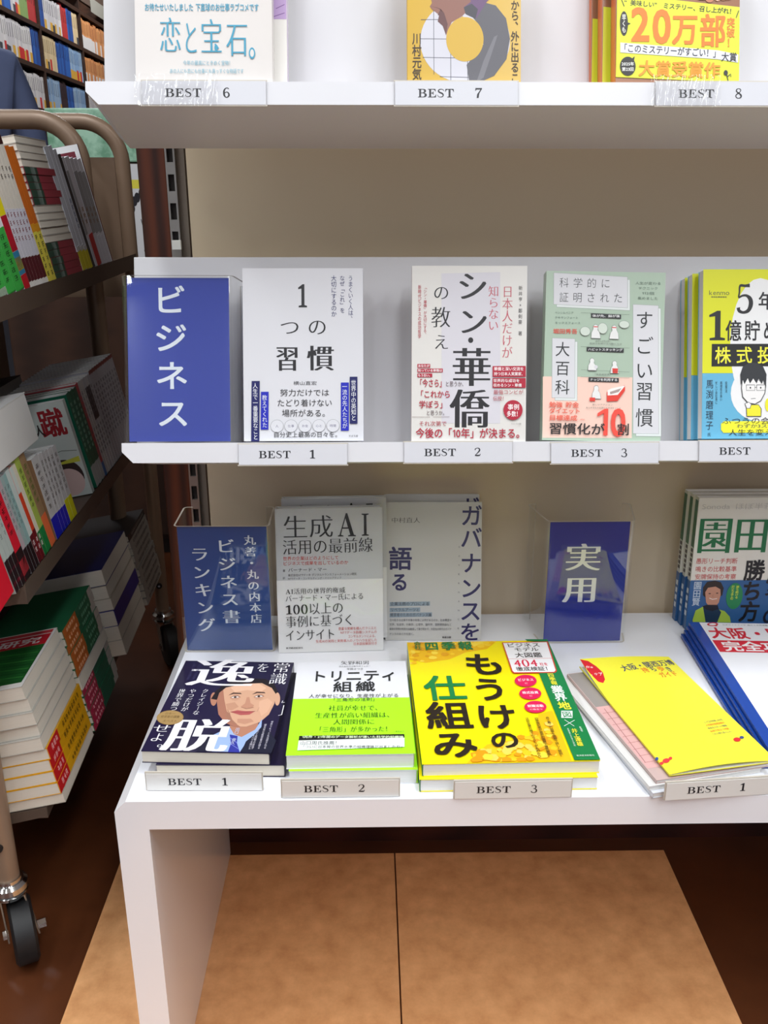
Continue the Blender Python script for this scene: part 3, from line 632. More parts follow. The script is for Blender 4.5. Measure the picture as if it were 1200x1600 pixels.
# ---- middle 4 (yellow / blue), three copies, the front one nearest the lip
def book4(y, x, lab, grp=None, full=False):
    M = frame(x, 0.9495+y, 0.7372+0.0005-math.tan(R(TL))*y*1.0, 0.0, TL)
    b4 = book('paperback_book', M, 0.130, 0.184, 0.0145, (104, 180, 214), 'R', PGW, False, None, lab, group=grp)
    p = pprint(b4, 0.130, 0.184); p.rect(-0.0002, 0.0715, 0.1300, 0.1838, (222, 224, 26))
    if full:
        # crop coordinates: 3.333 px per photo pixel; x 865..1496 across, y 85..960 down
        c = Crop(p, (865, 85), (1492, 85), (1486, 960), (838, 960))
        c.e(1165, 480, 165, 350, (238, 238, 238)); c.e(1165, 720, 165, 150, (238, 238, 238))
        c.t('kenmo', 946, 202, 108, 24, (70, 76, 60), 'r'); c.t('湘南投資勉強会', 944, 224, 84, 8, (70, 76, 60), 'b')
        c.t('5', 1082, 232, 94, 144, INK, 'c'); c.t('年で', 1242, 244, 176, 88, INK, 'b')
        c.t('1', 932, 368, 92, 150, INK, 'c'); c.t('億貯めた', 1170, 394, 396, 104, INK, 'b', False, 0.88)
        c.pl([(902, 462), (1486, 462), (1486, 578), (898, 578)], (26, 26, 28)); c.t('株式投資', 1132, 520, 450, 86, (240, 236, 60), 'b', False, 0.78)
        c.t('馬渕磨理子', 884, 778, 40, 266, (44, 62, 80), 'r', True, 0.88); c.t('氏', 878, 937, 20, 20, (44, 62, 80), 'r')
        for s_, x_, h_ in (('忙しい会社員に', 922, 120), ('再現性の高い', 948, 104), ('投資法', 976, 60)): c.t(s_, x_, 655+h_/2, 12, h_, (44, 62, 80), 'r', True)
        c.pl([(960, 866), (1486, 866), (1486, 928), (956, 928), (944, 912), (944, 880)], (240, 236, 50))
        c.t('ふつうの会社員が', 1160, 864, 420, 36, INK, 'r'); c.t('わずか3ステップで', 1190, 892, 320, 22, (120, 120, 70), 'b'); c.t('人生を変える方法', 1180, 926, 390, 34, INK, 'r')
        # cartoon man with glasses, hand on chin
        K = (48, 50, 54); SK = (240, 238, 236)
        c.pl([(1056, 690), (1062, 740), (1092, 772), (1130, 778), (1164, 760), (1186, 720), (1192, 676), (1130, 640), (1062, 640)], K)
        c.pl([(1060, 690), (1066, 737), (1094, 768), (1130, 774), (1161, 757), (1182, 718), (1188, 676), (1130, 640), (1066, 640)], SK)
        c.pl([(1054, 676), (1052, 620), (1066, 580), (1100, 560), (1140, 560), (1176, 580), (1194, 620), (1190, 690), (1176, 650), (1166, 672), (1152, 640), (1140, 668), (1122, 642), (1104, 668), (1092, 640), (1074, 672), (1066, 650)], K)
        for gx in (1084, 1140):
            c.l([(gx, 675), (gx+46, 675), (gx+46, 704), (gx, 704), (gx, 675)], 0.0006, K); c.e(gx+22, 690, 4, 5, K)
        c.l([(1130, 688), (1140, 688)], 0.0006, K); c.l([(1108, 748), (1134, 746)], 0.0005, K)
        c.pl([(1084, 842), (1082, 790), (1112, 778), (1150, 778), (1166, 800), (1164, 842)], K); c.pl([(1087, 839), (1085, 792), (1113, 781), (1149, 781), (1162, 801), (1161, 839)], (238, 232, 50))
        c.pl([(1074, 772), (1096, 764), (1112, 776), (1104, 800), (1084, 800)], K); c.pl([(1077, 774), (1096, 767), (1109, 777), (1102, 797), (1086, 797)], SK)
        c.e(1200, 780, 14, 34, (238, 232, 50))
    p.build(b4)
book4(0.0, 0.3640, 'yellow and blue book with a cartoon man in glasses, at the right edge', full=True)
book4(0.0200, 0.3595, 'yellow and light blue book copy, directly behind the cartoon cover')
book4(0.0400, 0.3585, 'yellow and light blue book copy, rearmost of the three at the right')

# ---- top row
M6 = frame(-0.2205, 0.9480, 1.0915, 0, TL)
b6 = book('hardcover_book', M6, 0.1300, 0.188, 0.018, (214, 208, 204), 'R', PGC, True, None, 'book with pale cyan title on its white band and a collage cover, over BEST 6')
p = pprint(b6, 0.130, 0.188); c = Crop(p, (293, -215), (1000, -215), (1000, 425), (297, 425))
c.r(293, -215, 1003, 152, (48, 92, 84)); c.r(293, -60, 300, 152, (58, 74, 86)); c.r(672, -200, 700, 80, (180, 30, 70)); c.pl([(700, -100), (760, -100), (750, 50), (690, 90), (672, 60)], (190, 36, 80))
c.pl([(690, 60), (800, 60), (800, 155), (764, 155), (700, 100)], (190, 36, 80)); c.pl([(830, 155), (800, 60), (860, -60), (980, -60), (990, 60), (900, 155)], (70, 130, 74))
c.pl([(640, 110), (690, 95), (740, 110), (764, 155), (690, 155), (650, 140)], (150, 190, 200)); c.pl([(850, 155), (920, 90), (990, 70), (1000, 155)], (128, 168, 176)); c.pl([(952, -80), (1003, -80), (1003, 110), (960, 130)], (166, 140, 190))
c.pl([(750, -80), (850, -80), (830, 30), (790, 70), (750, 60)], (92, 140, 104))
c.pl([(430, 88), (500, 88), (500, 118), (460, 148), (430, 140)], (96, 62, 130)); c.e(400, 118, 36, 34, (216, 214, 130)); c.e(392, 112, 30, 28, (226, 226, 176)); c.e(564, 100, 28, 20, (96, 170, 190))
c.e(793, 60, 37, 46, (230, 232, 226))
for k in range(6): 
    a = k*PI/3; c.pl([(793, 60), (793+36*math.cos(a), 60+45*math.sin(a)), (793+36*math.cos(a+.5), 60+45*math.sin(a+.5))], (36, 40, 40))
for q in (((890, -20), (990, 80)), ((985, -30), (895, 95)), ((940, -40), (945, 110)), ((880, 40), (1000, 30))): c.l(q, 0.0004, (230, 230, 170))
c.l([(882, -60), (870, 10), (905, 60), (880, 90), (930, 140), (920, 156)], 0.0006, (24, 28, 26)); c.l([(300, 80), (320, 150), (360, 120)], 0.0004, (30, 60, 54))
c.r(304, -200, 672, 82, (240, 230, 178)); c.l([(304, 82), (664, 90)], 0.0004, (200, 190, 140)); c.t('有川ひろ', 487, 8, 150, 34, (110, 96, 60), 'm')
c.t('恋と宝石。', 646, -90, 280, 60, (110, 96, 60), 'm')
for k in range(5): c.l([(620+10*k, 20+5*k), (630+9*k, 8+9*k)], 0.0003, (120, 106, 66))
CY = (58, 148, 178)
c.t('お待たせいたしました 下直球のお仕事ラブコメです', 640, 190, 586, 24, CY, 'b')
for s_, x, w_, y in (('恋', 477, 112, 278), ('と', 582, 80, 286), ('宝', 688, 112, 282), ('石', 820, 112, 290)): c.t(s_, x, y, w_, 112, CY, 'm')
c.e(896, 335, 16, 18, CY); c.e(896, 335, 10, 12, (214, 208, 204)); c.e(712, 318, 9, 10, CY)
c.t('今年の最高にときめく宝物！', 668, 366, 254, 15, (110, 170, 190), 'l'); c.t('あの人にも恋にも仕事にも真っすぐな物語です', 662, 392, 380, 15, (110, 170, 190), 'l')
p.build(b6)
b6b = book('hardcover_book', frame(-0.2085, 0.9700, 1.0915-0.0068, 0, TL), 0.1300, 0.188, 0.018, (236, 232, 226), 'R', PGC, True, (214, 196, 222), 'second copy behind the collage-cover book, showing a lilac edge')
p = pprint(b6b, 0.130, 0.188); p.rect(0.02, 0.07, 0.1298, 0.187, (190, 160, 206))
for k in range(14): p.line([(0.116+0.004*math.sin(k*2.1), 0.072+0.008*k), (0.128, 0.076+0.008*k)], 0.0006, (110, 70, 140))
p.build(b6b)
M7 = frame(0.0385, 0.9480, 1.0915, 0, TL)
b7 = book('paperback_book', M7, 0.1085, 0.170, 0.016, (204, 165, 60), 'R', PGC, False, (180, 138, 36), 'yellow book with a large ring figure and a face in profile, over BEST 7')
p = pprint(b7, 0.1085, 0.170); c = Crop(p, (215, -490), (855, -490), (850, 497), (215, 490))
def ring(cx, cy, ro, ri, a0, a1, rgb, ky=1.0, n=24):
    pts = [(cx+ro*math.cos(R(a0+(a1-a0)*k/n)), cy-ro*ky*math.sin(R(a0+(a1-a0)*k/n))) for k in range(n+1)]
    pts += [(cx+ri*math.cos(R(a1+(a0-a1)*k/n)), cy-ri*ky*math.sin(R(a1+(a0-a1)*k/n))) for k in range(n+1)]
    c.pl(pts, rgb)
c.e(538, 270, 252, 226, (202, 200, 208), 48)
for q in (((362, 60), (362, 450)), ((456, 330), (456, 490)), ((550, 380), (552, 497)), ((290, 155), (400, 155)), ((284, 258), (440, 260)), ((300, 358), (480, 362)), ((395, 462), (560, 468))): c.l(q, 0.0005, (60, 62, 76))
c.pl([(560, 494), (545, 400), (640, 290), (620, 190), (560, 120), (640, 62), (710, 80), (768, 150), (790, 260), (770, 370), (700, 460), (620, 494)], (92, 90, 96))
c.pl([(600, 494), (640, 380), (700, 250), (720, 240), (690, 330), (640, 470)], (116, 114, 120))
c.pl([(330, -100), (560, -100), (640, -10), (560, 100), (520, 138), (462, 170), (430, 240), (412, 190), (384, 165), (392, 130), (352, 100), (340, 84), (352, 66), (345, 30), (306, 14), (302, -4)], (140, 96, 84))
c.pl([(345, 84), (400, 98), (384, 130), (392, 134), (388, 150), (384, 165), (412, 190), (430, 240), (440, 180), (420, 120), (380, 90)], (98, 62, 62)); c.pl([(545, -60), (735, -60), (730, 0), (660, 60), (600, 150), (540, 125), (530, 90), (570, 60)], (104, 76, 112))
c.pl([(530, 90), (575, 70), (610, 100), (596, 152), (540, 126)], (68, 66, 74)); c.e(550, -8, 20, 16, (204, 165, 60))
c.e(536, 262, 105, 120, (204, 165, 60), 40); c.pl([(460, 180), (522, 138), (590, 176), (560, 200), (480, 200)], (204, 165, 60))
BRN = (60, 44, 26)
c.t('川村元気', 267, 352, 50, 254, BRN, 'b', True); c.t('から、外に出るこ', 818, 276, 46, 450, BRN, 'b', True)
p.build(b7)
def book8(dx, dy, lab, full):
    M = frame(0.2385+dx, 0.9480+dy, 1.0915-math.tan(R(TL))*dy, 0.0, TL)
    b8 = book('paperback_book', M, 0.1190, 0.172, 0.019, (150, 100, 70), 'L', PGC, False, (214, 104, 40), lab)
    p = pprint(b8, 0.119, 0.172); c = Crop(p, (345, -460), (1085, -460), (1075, 500), (335, 500))
    c.pl([(345, 36), (1078, 104), (1075, 500), (335, 472)], (216, 220, 44))
    if full:
        for k in range(60):
            x = 350+random.random()*720; y = -60+random.random()*(90+ (x-345)*0.08); c.e(x, y, 14+random.random()*24, 10+random.random()*14, random.choice(((214, 150, 110), (190, 120, 86), (226, 176, 140), (160, 96, 66))), 10)
        c.pl([(345, 0), (345, 36), (560, 60), (400, 6)], (120, 74, 50)); c.pl([(345, 36), (1078, 104), (1075, 500), (335, 472)], (216, 220, 44))
        for q in (((590, -10), (720, 50)), ((700, -20), (760, 40)), ((940, 70), (1070, 10)), ((380, -8), (560, 40))): c.l(q, 0.0007, (240, 226, 214))
        c.t('“美味しい” ミステリー、召し上がれ！', 718, 104, 664, 30, INK, 'b', rot=-4.6); c.l([(366, 58), (386, 102)], 0.0007, INK); c.l([(1072, 122), (1056, 160)], 0.0007, INK)
        c.e(384, 192, 24, 64, (34, 30, 30)); c.pl([(400, 184), (424, 192), (400, 204)], (34, 30, 30)); c.t('早くも', 384, 192, 24, 98, (240, 240, 230), 'b', True)
        OG = (232, 124, 26)
        c.t('2', 482, 196, 118, 172, OG, 'B'); c.t('0', 610, 206, 118, 172, OG, 'B'); c.t('万', 750, 220, 150, 158, OG, 'B'); c.t('部', 916, 228, 152, 168, OG, 'B')
        c.t('突破！', 1024, 238, 46, 158, (238, 130, 40), 'B', True)
        c.pl([(362, 292), (950, 332), (1070, 354), (1068, 396), (944, 378), (362, 344)], (222, 222, 232))
        c.t('「このミステリーがすごい！」', 660, 334, 600, 44, INK, 'b', rot=-3.2); c.t('大賞', 1014, 366, 92, 46, INK, 'b', rot=-2)
        c.e(406, 416, 47, 50, (34, 30, 30)); c.pl([(425, 380), (448, 364), (440, 398)], (34, 30, 30)); c.t('2025年', 406, 404, 74, 20, (240, 240, 235), 'b'); c.t('第23回', 406, 432, 70, 20, (240, 240, 235), 'b')
        c.t('大賞受賞作', 716, 432, 486, 82, (236, 150, 30), 'B', rot=-1.6)
        c.e(994, 450, 12, 14, INK); c.l([(1000, 460), (1008, 492)], 0.0008, INK); c.l([(1004, 470), (1024, 456), (1024, 470)], 0.0008, INK)
    p.build(b8)
book8(0, 0, 'novel with a yellow band and huge orange numerals, front copy over BEST 8', True)
book8(-0.0070, 0.0225, 'orange-spined novel copy, just behind the one with the orange numerals', False)
book8(-0.0120, 0.0445, 'orange-spined novel copy, rearmost of the three over BEST 8', False)

# ================================================================== books standing on the table
def film(root, w, h, t, z0=-0.001):
    b = MB(); e = 0.0012; n = 14; vs = []; fs = []
    for j in range(n+1):
        for i in range(n+1):
            x = -e+(w+2*e)*i/n; z = z0+(h+2*e)*j/n; ed = min(i, n-i, j, n-j)
            vs.append((x, -0.0022-(0.0011*math.sin(i*1.1+0.7*j)*math.sin(0.5*j-.6*i) if ed else -0.0008), z))
    for j in range(n):
        for i in range(n): a = j*(n+1)+i; fs.append((a, a+1, a+n+2, a+n+1))
    b.add(vs, fs, FILM); b.build('plastic_film', root, smooth=True, bevel=-1)
def ai_book(M, lab, full):
    w, h, t = 0.1377, 0.1925, 0.019
    r_ = book('hardcover_book', M, w, h, t, (198, 199, 202), 'L', PGW, True, None, lab, gloss=0.35, obi=(0.0, 0.098, (234, 233, 232)))
    p = pprint(r_, w, h, off=0.0004); c = Crop(p, (583, 140), (1120, 118), (1135, 850), (608, 855)); K = (26, 24, 26)
    c.t('生', 684, 226, 122, 116, K, 'm'); c.t('成', 812, 220, 118, 114, K, 'm'); c.t('A', 940, 212, 96, 114, K, 'm'); c.t('I', 1034, 208, 40, 112, K, 'm')
    if full:
        c.t('活用の最前線', 846, 318, 452, 76, K, 'm', rot=0.8)
        RR = (204, 74, 66)
        c.t('世界の企業はどのようにして', 762, 380, 276, 20, RR, 'm'); c.t('ビジネスで成果を出しているのか', 786, 404, 324, 20, RR, 'm')
        c.t('バーナード・マー', 746, 438, 192, 20, (50, 48, 50), 'm'); c.t('著', 630, 444, 12, 12, (60, 58, 60), 'r')
        c.t('株式会社NTTデータ デジタルトランスフォーメーション研究', 820, 462, 342, 13, (70, 68, 70), 'r'); c.t('NTTデータ・コンサルティング・イニシアティブ', 782, 480, 266, 11, (70, 68, 70), 'r'); c.t('訳', 630, 480, 12, 12, (60, 58, 60), 'r')
        c.t('AI活用の世界的権威', 786, 543, 298, 30, (44, 42, 44), 'm', rot=0.5); c.t('バーナード・マー氏による', 832, 576, 392, 34, (40, 38, 40), 'm', rot=0.8)
        c.t('100以上の', 782, 632, 288, 60, K, 'm', rot=0.8); c.t('事例に基づく', 810, 694, 344, 60, K, 'm', rot=0.8); c.t('インサイト', 762, 764, 250, 58, K, 'm', rot=0.8)
        for s_, x, y, w_ in (('豊富な実績を積んだクニエと', 1000, 734, 196), ('NTTデータ数理システムの', 1006, 754, 186), ('コンサルタントによる、', 1026, 774, 150), ('生成AIの実践と実務導入のノウハウを記した', 944, 796, 312), ('日本語版解説付き', 1040, 812, 122)): c.t(s_, x, y, w_, 15, RR, 'r')
        c.t('東洋経済新報社', 684, 829, 84, 9, (60, 58, 60), 'b')
        film(r_, w, h, t)
    p.build(r_)
    return r_
ai_book(frame(-0.1205, 1.0580, LT, 2.2, 9), 'grey over white hardcover about AI in clear film, leaning beside the steel-blue sign', True)
ai_book(frame(-0.1150, 1.0875, LT+0.0035, 2.0, 9), 'second copy of the grey AI hardcover, just peeping out behind the first', False)

def gov_book(M, lab, full):
    w, h, t = 0.1295, 0.187, 0.018
    r_ = book('hardcover_book', M, w, h, t, (206, 204, 200), 'R', PGC, True, None, lab, gloss=0.35)
    p = pprint(r_, w, h); c = Crop(p, (80, 130), (635, 130), (638, 940), (82, 925)); NV = (34, 24, 86)
    for s_, y in zip('ガバナンスを', (206, 336, 482, 630, 764, 888)): c.t(s_, 575, y, 122, 122 if s_ != 'を' else 106, NV, 'b')
    c.t('語', 166, 452, 128, 130, NV, 'B'); c.t('る', 162, 588, 98, 106, NV, 'B')
    c.t('中村直人', 196, 232, 164, 32, (92, 88, 84), 'm')
    if full:
        for s_, y, x1 in (('企業法務のプロによる', 716, 338), ('リベラルアーツと', 750, 282), ('経営者のためのガバナンス論', 780, 350)): c.r(106, y-12, x1, y+13, (150, 166, 178)); c.t(s_, (106+x1)/2, y, x1-114, 20, (66, 72, 80), 'b')
        for k, s_ in enumerate(('日々起きる企業不祥事の背景には何があるのか、社会構造や', '文学、社会学、行動学、心理学、脳科学、国際関係論など', '最新の学問の知見を総動員して解き明かす、大変化の時代のガバナ', 'ナンスのあり方を説く。')):
            c.t(s_, 284 if k < 3 else 180, 812+26*k, 358 if k < 3 else 150, 15, (90, 90, 96), 'r')
        c.t('商事法務', 436, 916, 52, 12, (60, 58, 60), 'b')
        for s_, y in zip('GOVERNANCE', range(388, 890, 53)): c.t(s_, 505, y, 9, 10, (80, 78, 90), 'r')
        film(r_, w, h, t)
    p.build(r_)
gov_book(frame(0.0200, 1.0915, LT, -1.2, 16), 'pale grey hardcover with large navy katakana down its right side, in glossy film', True)
gov_book(frame(0.0190, 1.1165, LT+0.003, -1.2, 15), 'second copy of the pale grey navy-lettered hardcover, hidden behind the first', False)

def mahjong(M, lab, full):
    w, h, t = 0.150, 0.1905, 0.012
    r_ = book('paperback_book', M, w, h, t, (226, 222, 212), 'L', PGW, False, (206, 208, 200), lab, group='mahjong guides')
    # green title, teal spine print and blue lower half
    p = pprint(r_, w, h, off=0.0002); p.rect(-0.0002, 0, w, 0.0735, (44, 92, 146))
    sp = MB(); sp.box(-0.0004, -0.0001, 0.0, t, 0.0, 0.072, mat((44, 92, 146), 0.3, 0, 0)); sp.box(-0.0004, -0.0001, 0.001, t-0.001, 0.120, 0.186, mat((40, 100, 70), 0.3, 0, 0))
    for k in range(6): sp.box(-0.0006, -0.0003, 0.003, t-0.003, 0.078+0.007*k, 0.0825+0.007*k, mat((70, 60, 60), 0.4, 0, 0))
    for k in range(4): sp.box(-0.0006, -0.0003, 0.003, t-0.003, 0.02+0.011*k, 0.027+0.011*k, mat((220, 226, 232), 0.4, 0, 0))
    sp.build('spine_print', r_)
    if full:
        c = Crop(p, (820, 90), (1330, 88), (1330, 745), (795, 745)); G = (20, 108, 62); Rd = (206, 84, 84)
        c.t('Sonoda ほぼ半荘のみ', 1040, 128, 410, 30, (190, 186, 180), 'l')
        c.t('園田流', 1074, 262, 500, 176, G, 'M')
        for s_, y in (('愚形リーチ判断', 388), ('鳴きの比較基準', 428), ('安牌保持の考察', 466)): c.t(s_, 922, y, 196, 28, Rd, 'r')
        c.t('麻雀の', 1224, 560, 110, 330, (20, 22, 40), 'b', True); c.t('勝ち方', 1104, 540, 96, 320, (20, 18, 22), 'B', True)
        c.t('園田賢', 838, 552, 38, 126, (190, 204, 220), 'b', True)
        # portrait: player in a lime and navy shirt with folded arms
        c.pl([(868, 560), (866, 520), (884, 492), (920, 486), (950, 494), (966, 524), (962, 560), (946, 575), (884, 575)], (40, 30, 28))
        c.pl([(878, 545), (890, 522), (926, 516), (950, 530), (954, 560), (948, 600), (926, 626), (904, 624), (886, 598)], (196, 142, 118)); c.pl([(896, 612), (940, 608), (948, 640), (890, 640)], (170, 118, 98))
        c.pl([(834, 742), (826, 690), (838, 640), (872, 620), (890, 640), (920, 652), (946, 634), (980, 644), (1008, 674), (1020, 720), (1010, 745)], (166, 196, 70)); c.pl([(872, 618), (895, 632), (930, 640), (948, 630), (964, 650), (950, 700), (930, 742), (900, 742), (888, 690)], (24, 52, 80))
        c.pl([(870, 618), (892, 610), (944, 612), (950, 632), (920, 644), (890, 636)], (18, 24, 40))
        c.pl([(846, 742), (884, 716), (960, 712), (1010, 708), (1032, 740), (1020, 748), (850, 748)], (190, 134, 110)); c.t('DRIVENS', 946, 718, 78, 18, (226, 230, 226), 'b')
        c.l([(900, 575), (916, 582), (938, 578)], 0.0010, (240, 230, 226)); c.e(900, 552, 6, 2.6, (50, 34, 30)); c.e(936, 550, 6, 2.6, (50, 34, 30)); c.l([(918, 556), (914, 568), (922, 570)], 0.0004, (150, 96, 80))
        c.e(1021, 566, 40, 68, (36, 132, 82)); c.t('勝ち続ける', 1032, 545, 14, 68, (206, 220, 70), 'b', True); c.t('打ち手の', 1010, 548, 14, 76, (206, 220, 70), 'b', True)
        c.r(1150, 728, 1330, 745, (90, 176, 120))
    p.build(r_)
mahjong(frame(0.4370, 1.1150, LT, 0, 2.5), 'cream and blue mahjong guide with green title and a player photo, front copy', True)
mahjong(frame(0.4345, 1.1290, LT, 0, 2.5), 'cream and blue mahjong guide copy, middle of the three at the back right', False)
mahjong(frame(0.4315, 1.1430, LT, 0, 2.5), 'cream and blue mahjong guide copy, rearmost of the three, spine at far left', False)

# ================================================================== books lying on the table
# ---- dark blue biography
def dark_book(M, lab, full):
    w, h, t = 0.1335, 0.1905, 0.0143
    r_ = book('hardcover_book', M, w, h, t, (34, 28, 58), 'R', PGC, False, (28, 22, 44), lab, gloss=0.28)
    if not full: return
    p = pprint(r_, w, h); c = Crop(p, (385, 122), (1110, 163), (960, 775), (90, 735)); W_ = (236, 234, 238)
    # portrait of a man in a navy suit, face slightly turned
    SK, SH, HR = (206, 160, 132), (176, 122, 98), (32, 24, 26)
    c.pl([(556, 390), (580, 350), (640, 300), (720, 270), (840, 262), (920, 268), (980, 300), (1012, 372), (1000, 400), (600, 400)], HR)
    c.e(578, 394, 22, 46, SH); c.e(1004, 408, 18, 44, SK)
    c.pl([(598, 400), (604, 350), (660, 306), (760, 284), (880, 284), (960, 322), (992, 372), (984, 440), (950, 510), (892, 560), (800, 590), (720, 586), (660, 560), (612, 500)], SK)
    c.pl([(598, 400), (604, 350), (640, 320), (650, 400), (668, 480), (720, 560), (760, 588), (720, 586), (660, 560), (612, 500)], (166, 112, 92))
    c.pl([(560, 392), (600, 330), (700, 280), (850, 262), (930, 274), (980, 310), (962, 330), (900, 296), (780, 296), (660, 318), (616, 352), (600, 400)], HR)
    c.pl([(690, 318), (760, 298), (880, 298), (930, 330), (900, 352), (800, 340), (720, 350)], (222, 178, 150))
    c.pl([(884, 420), (940, 400), (972, 430), (940, 490), (900, 520), (880, 470)], (216, 170, 142)); c.pl([(660, 430), (720, 420), (748, 452), (700, 476), (672, 470)], (190, 142, 116))
    c.pl([(740, 534), (830, 536), (850, 556), (790, 572), (740, 560)], (188, 138, 114)); c.pl([(690, 500), (668, 480), (660, 520), (712, 566), (740, 572), (706, 540)], (160, 112, 92))
    for x in (722, 880):
        c.pl([(x-46, 372), (x-14, 354), (x+38, 358), (x+44, 366), (x-10, 363)], (66, 46, 40)); c.pl([(x-34, 392), (x-8, 372), (x+20, 372), (x+38, 388), (x+6, 400), (x-16, 399)], (182, 132, 108))
        c.pl([(x-28, 388), (x-8, 380), (x+16, 380), (x+30, 387), (x+6, 392), (x-14, 392)], (228, 214, 208)); c.e(x+1, 386, 10, 5.5, (30, 20, 18)); c.l([(x-31, 388), (x-8, 379), (x+16, 379), (x+33, 387)], 0.0007, (44, 28, 24)); c.l([(x-22, 404), (x+4, 408), (x+28, 401)], 0.0003, (150, 104, 86))
    c.pl([(800, 390), (790, 430), (762, 452), (780, 464), (840, 462), (850, 446), (826, 430), (818, 390)], (188, 136, 112)); c.l([(764, 456), (800, 468), (848, 460)], 0.0006, (130, 80, 66))
    c.pl([(690, 486), (740, 476), (790, 484), (858, 486), (820, 508), (760, 510)], (172, 84, 84)); c.l([(690, 486), (770, 492), (858, 487)], 0.0005, (96, 44, 46)); c.l([(672, 470), (690, 500)], 0.0005, (140, 92, 76)); c.l([(884, 462), (870, 490)], 0.0004, (168, 120, 100))
    c.pl([(690, 576), (720, 588), (800, 592), (880, 566), (876, 610), (820, 650), (740, 680), (700, 640)], SH)
    c.pl([(570, 752), (580, 640), (690, 590), (720, 640), (770, 660), (860, 612), (905, 540), (900, 600), (800, 700), (760, 762)], (152, 176, 220))
    c.pl([(690, 640), (744, 652), (740, 700), (760, 764), (680, 760), (700, 700)], (48, 54, 150)); c.pl([(862, 640), (905, 590), (950, 620), (1000, 690), (968, 775), (768, 764), (800, 690)], (26, 28, 48)); c.pl([(480, 700), (570, 620), (584, 640), (572, 754), (470, 750)], (24, 24, 46))
    c.l([(690, 660), (742, 700)], 0.0007, (120, 130, 210)); c.l([(690, 700), (750, 740)], 0.0007, (120, 130, 210))
    c.t('逸', 640, 216, 440, 190, W_, 'M'); c.t('を', 906, 192, 88, 62, W_, 'm'); c.t('常', 1028, 196, 116, 66, W_, 'm'); c.t('識', 1008, 270, 116, 78, W_, 'm')
    c.t('脱', 480, 636, 430, 228, W_, 'M')
    c.t('クレイジーな', 492, 410, 44, 180, W_, 'm', True, skew=0); c.t('やつだけが', 410, 396, 46, 156, W_, 'm', True); c.t('世界で勝つ', 336, 392, 50, 152, W_, 'm', True)
    c.t('せ', 232, 586, 126, 56, W_, 'm'); c.t('よ', 204, 646, 100, 62, W_, 'm'); c.t('。', 262, 690, 110, 60, W_, 'm')
    c.e(285, 514, 92, 50, (150, 120, 74)); c.e(285, 514, 86, 46, (162, 132, 84)); c.t('日本一', 285, 486, 70, 16, (110, 84, 46), 'r'); c.t('経営者の講義', 286, 508, 130, 18, (110, 84, 46), 'r'); c.t('大ベスト', 285, 538, 100, 18, (110, 84, 46), 'r')
    c.t('出口', 740, 618, 30, 46, (196, 200, 226), 'r', True); c.t('豊久', 716, 690, 30, 44, (196, 200, 226), 'r', True)
    for k, x in enumerate((424, 470)): c.t('新経営論集', x-8*k, 205, 22, 112, (62, 58, 96), 'r', True)
    for x, y0, hh, s_ in ((950, 650, 190, '世界でもっとも注目される'), (908, 660, 172, '破天荒な経営者が語る'), (864, 672, 150, '成功と挑戦の哲学'), (838, 700, 100, 'すべてを賭けた')): c.t(s_, x, y0, 16, hh, (200, 196, 210), 'r', True)
    c.l([(1040, 425), (1034, 440), (1052, 436)], 0.0008, W_); c.l([(1048, 456), (1034, 520), (1012, 525)], 0.0009, W_)
    p.build(r_)
dark_book(frame(-0.2372, 0.7962, 0.4493, -3.0, 90), 'dark navy book with a suited man portrait, upper of the two by BEST 1', True)
dark_book(frame(-0.2225, 0.7925, 0.4348, -1.2, 90), 'dark navy book, lower of the two, jutting out to the right under the portrait copy', False)
# ---- white and lime book
def lime_book(M, lab, full):
    w, h, t = 0.1313, 0.193, 0.0163
    r_ = book('paperback_book', M, w, h, t, (222, 222, 228), 'R', PGW, False, (176, 236, 40), lab, gloss=0.35, obi=(0.0, 0.1085, (170, 242, 36)))
    if not full: return
    p = pprint(r_, w, h, off=0.0004); c = Crop(p, (190, 140), (905, 150), (990, 790), (118, 745)); K = (30, 32, 34); G = (30, 70, 20)
    c.t('矢野和男', 562, 154, 190, 25, (60, 60, 64), 'm'); c.t('株式会社日立製作所フェロー', 560, 178, 210, 9, (110, 110, 114), 'r'); c.t('平岡さつき', 562, 196, 110, 14, (80, 80, 84), 'm')
    c.t('トリニティ', 556, 240, 574, 74, K, 'b'); c.t('組織', 558, 312, 290, 68, K, 'b', False, 0.9)
    c.t('人が幸せになり、生産性が上がる', 558, 374, 600, 25, (50, 52, 54), 'r', rot=-.8); c.t('「三角形の法則」', 560, 400, 320, 25, (50, 52, 54), 'r')
    for s_, x, y, w_ in (('社員が幸せで、', 570, 457, 360), ('生産性が高い組織は、', 566, 505, 530), ('人間関係に', 562, 550, 280), ('「三角形」が多かった！', 560, 600, 510)): c.t(s_, x, y, w_, 37, G, 'm', rot=-.6)
    c.t('—本文より', 870, 634, 76, 9, G, 'r')
    c.pl([(204, 626), (910, 655), (912, 680), (200, 655)], (24, 26, 24)); c.t('1兆件・21年間のデータ解析が導いた科学的組織論', 556, 654, 680, 17, (220, 236, 200), 'b', rot=-1.8)
    c.pl([(200, 657), (912, 682), (914, 745), (192, 722)], (228, 234, 232)); c.t('山口周氏推薦！', 340, 682, 262, 26, K, 'r', rot=-1.2); c.t('「ついに日本発の世界水準の組織理論が出ましたね」', 556, 722, 700, 19, (60, 62, 60), 'r', rot=-1.6)
    p.build(r_)
lime_book(frame(-0.0866, 0.7795, 0.4532, 0.6, 90), 'white and lime green book with black katakana title, upper of two by BEST 2', True)
lime_book(frame(-0.0840, 0.7765, 0.4366, 0.2, 90), 'white book with a lime green band, lower of the two by BEST 2', False)
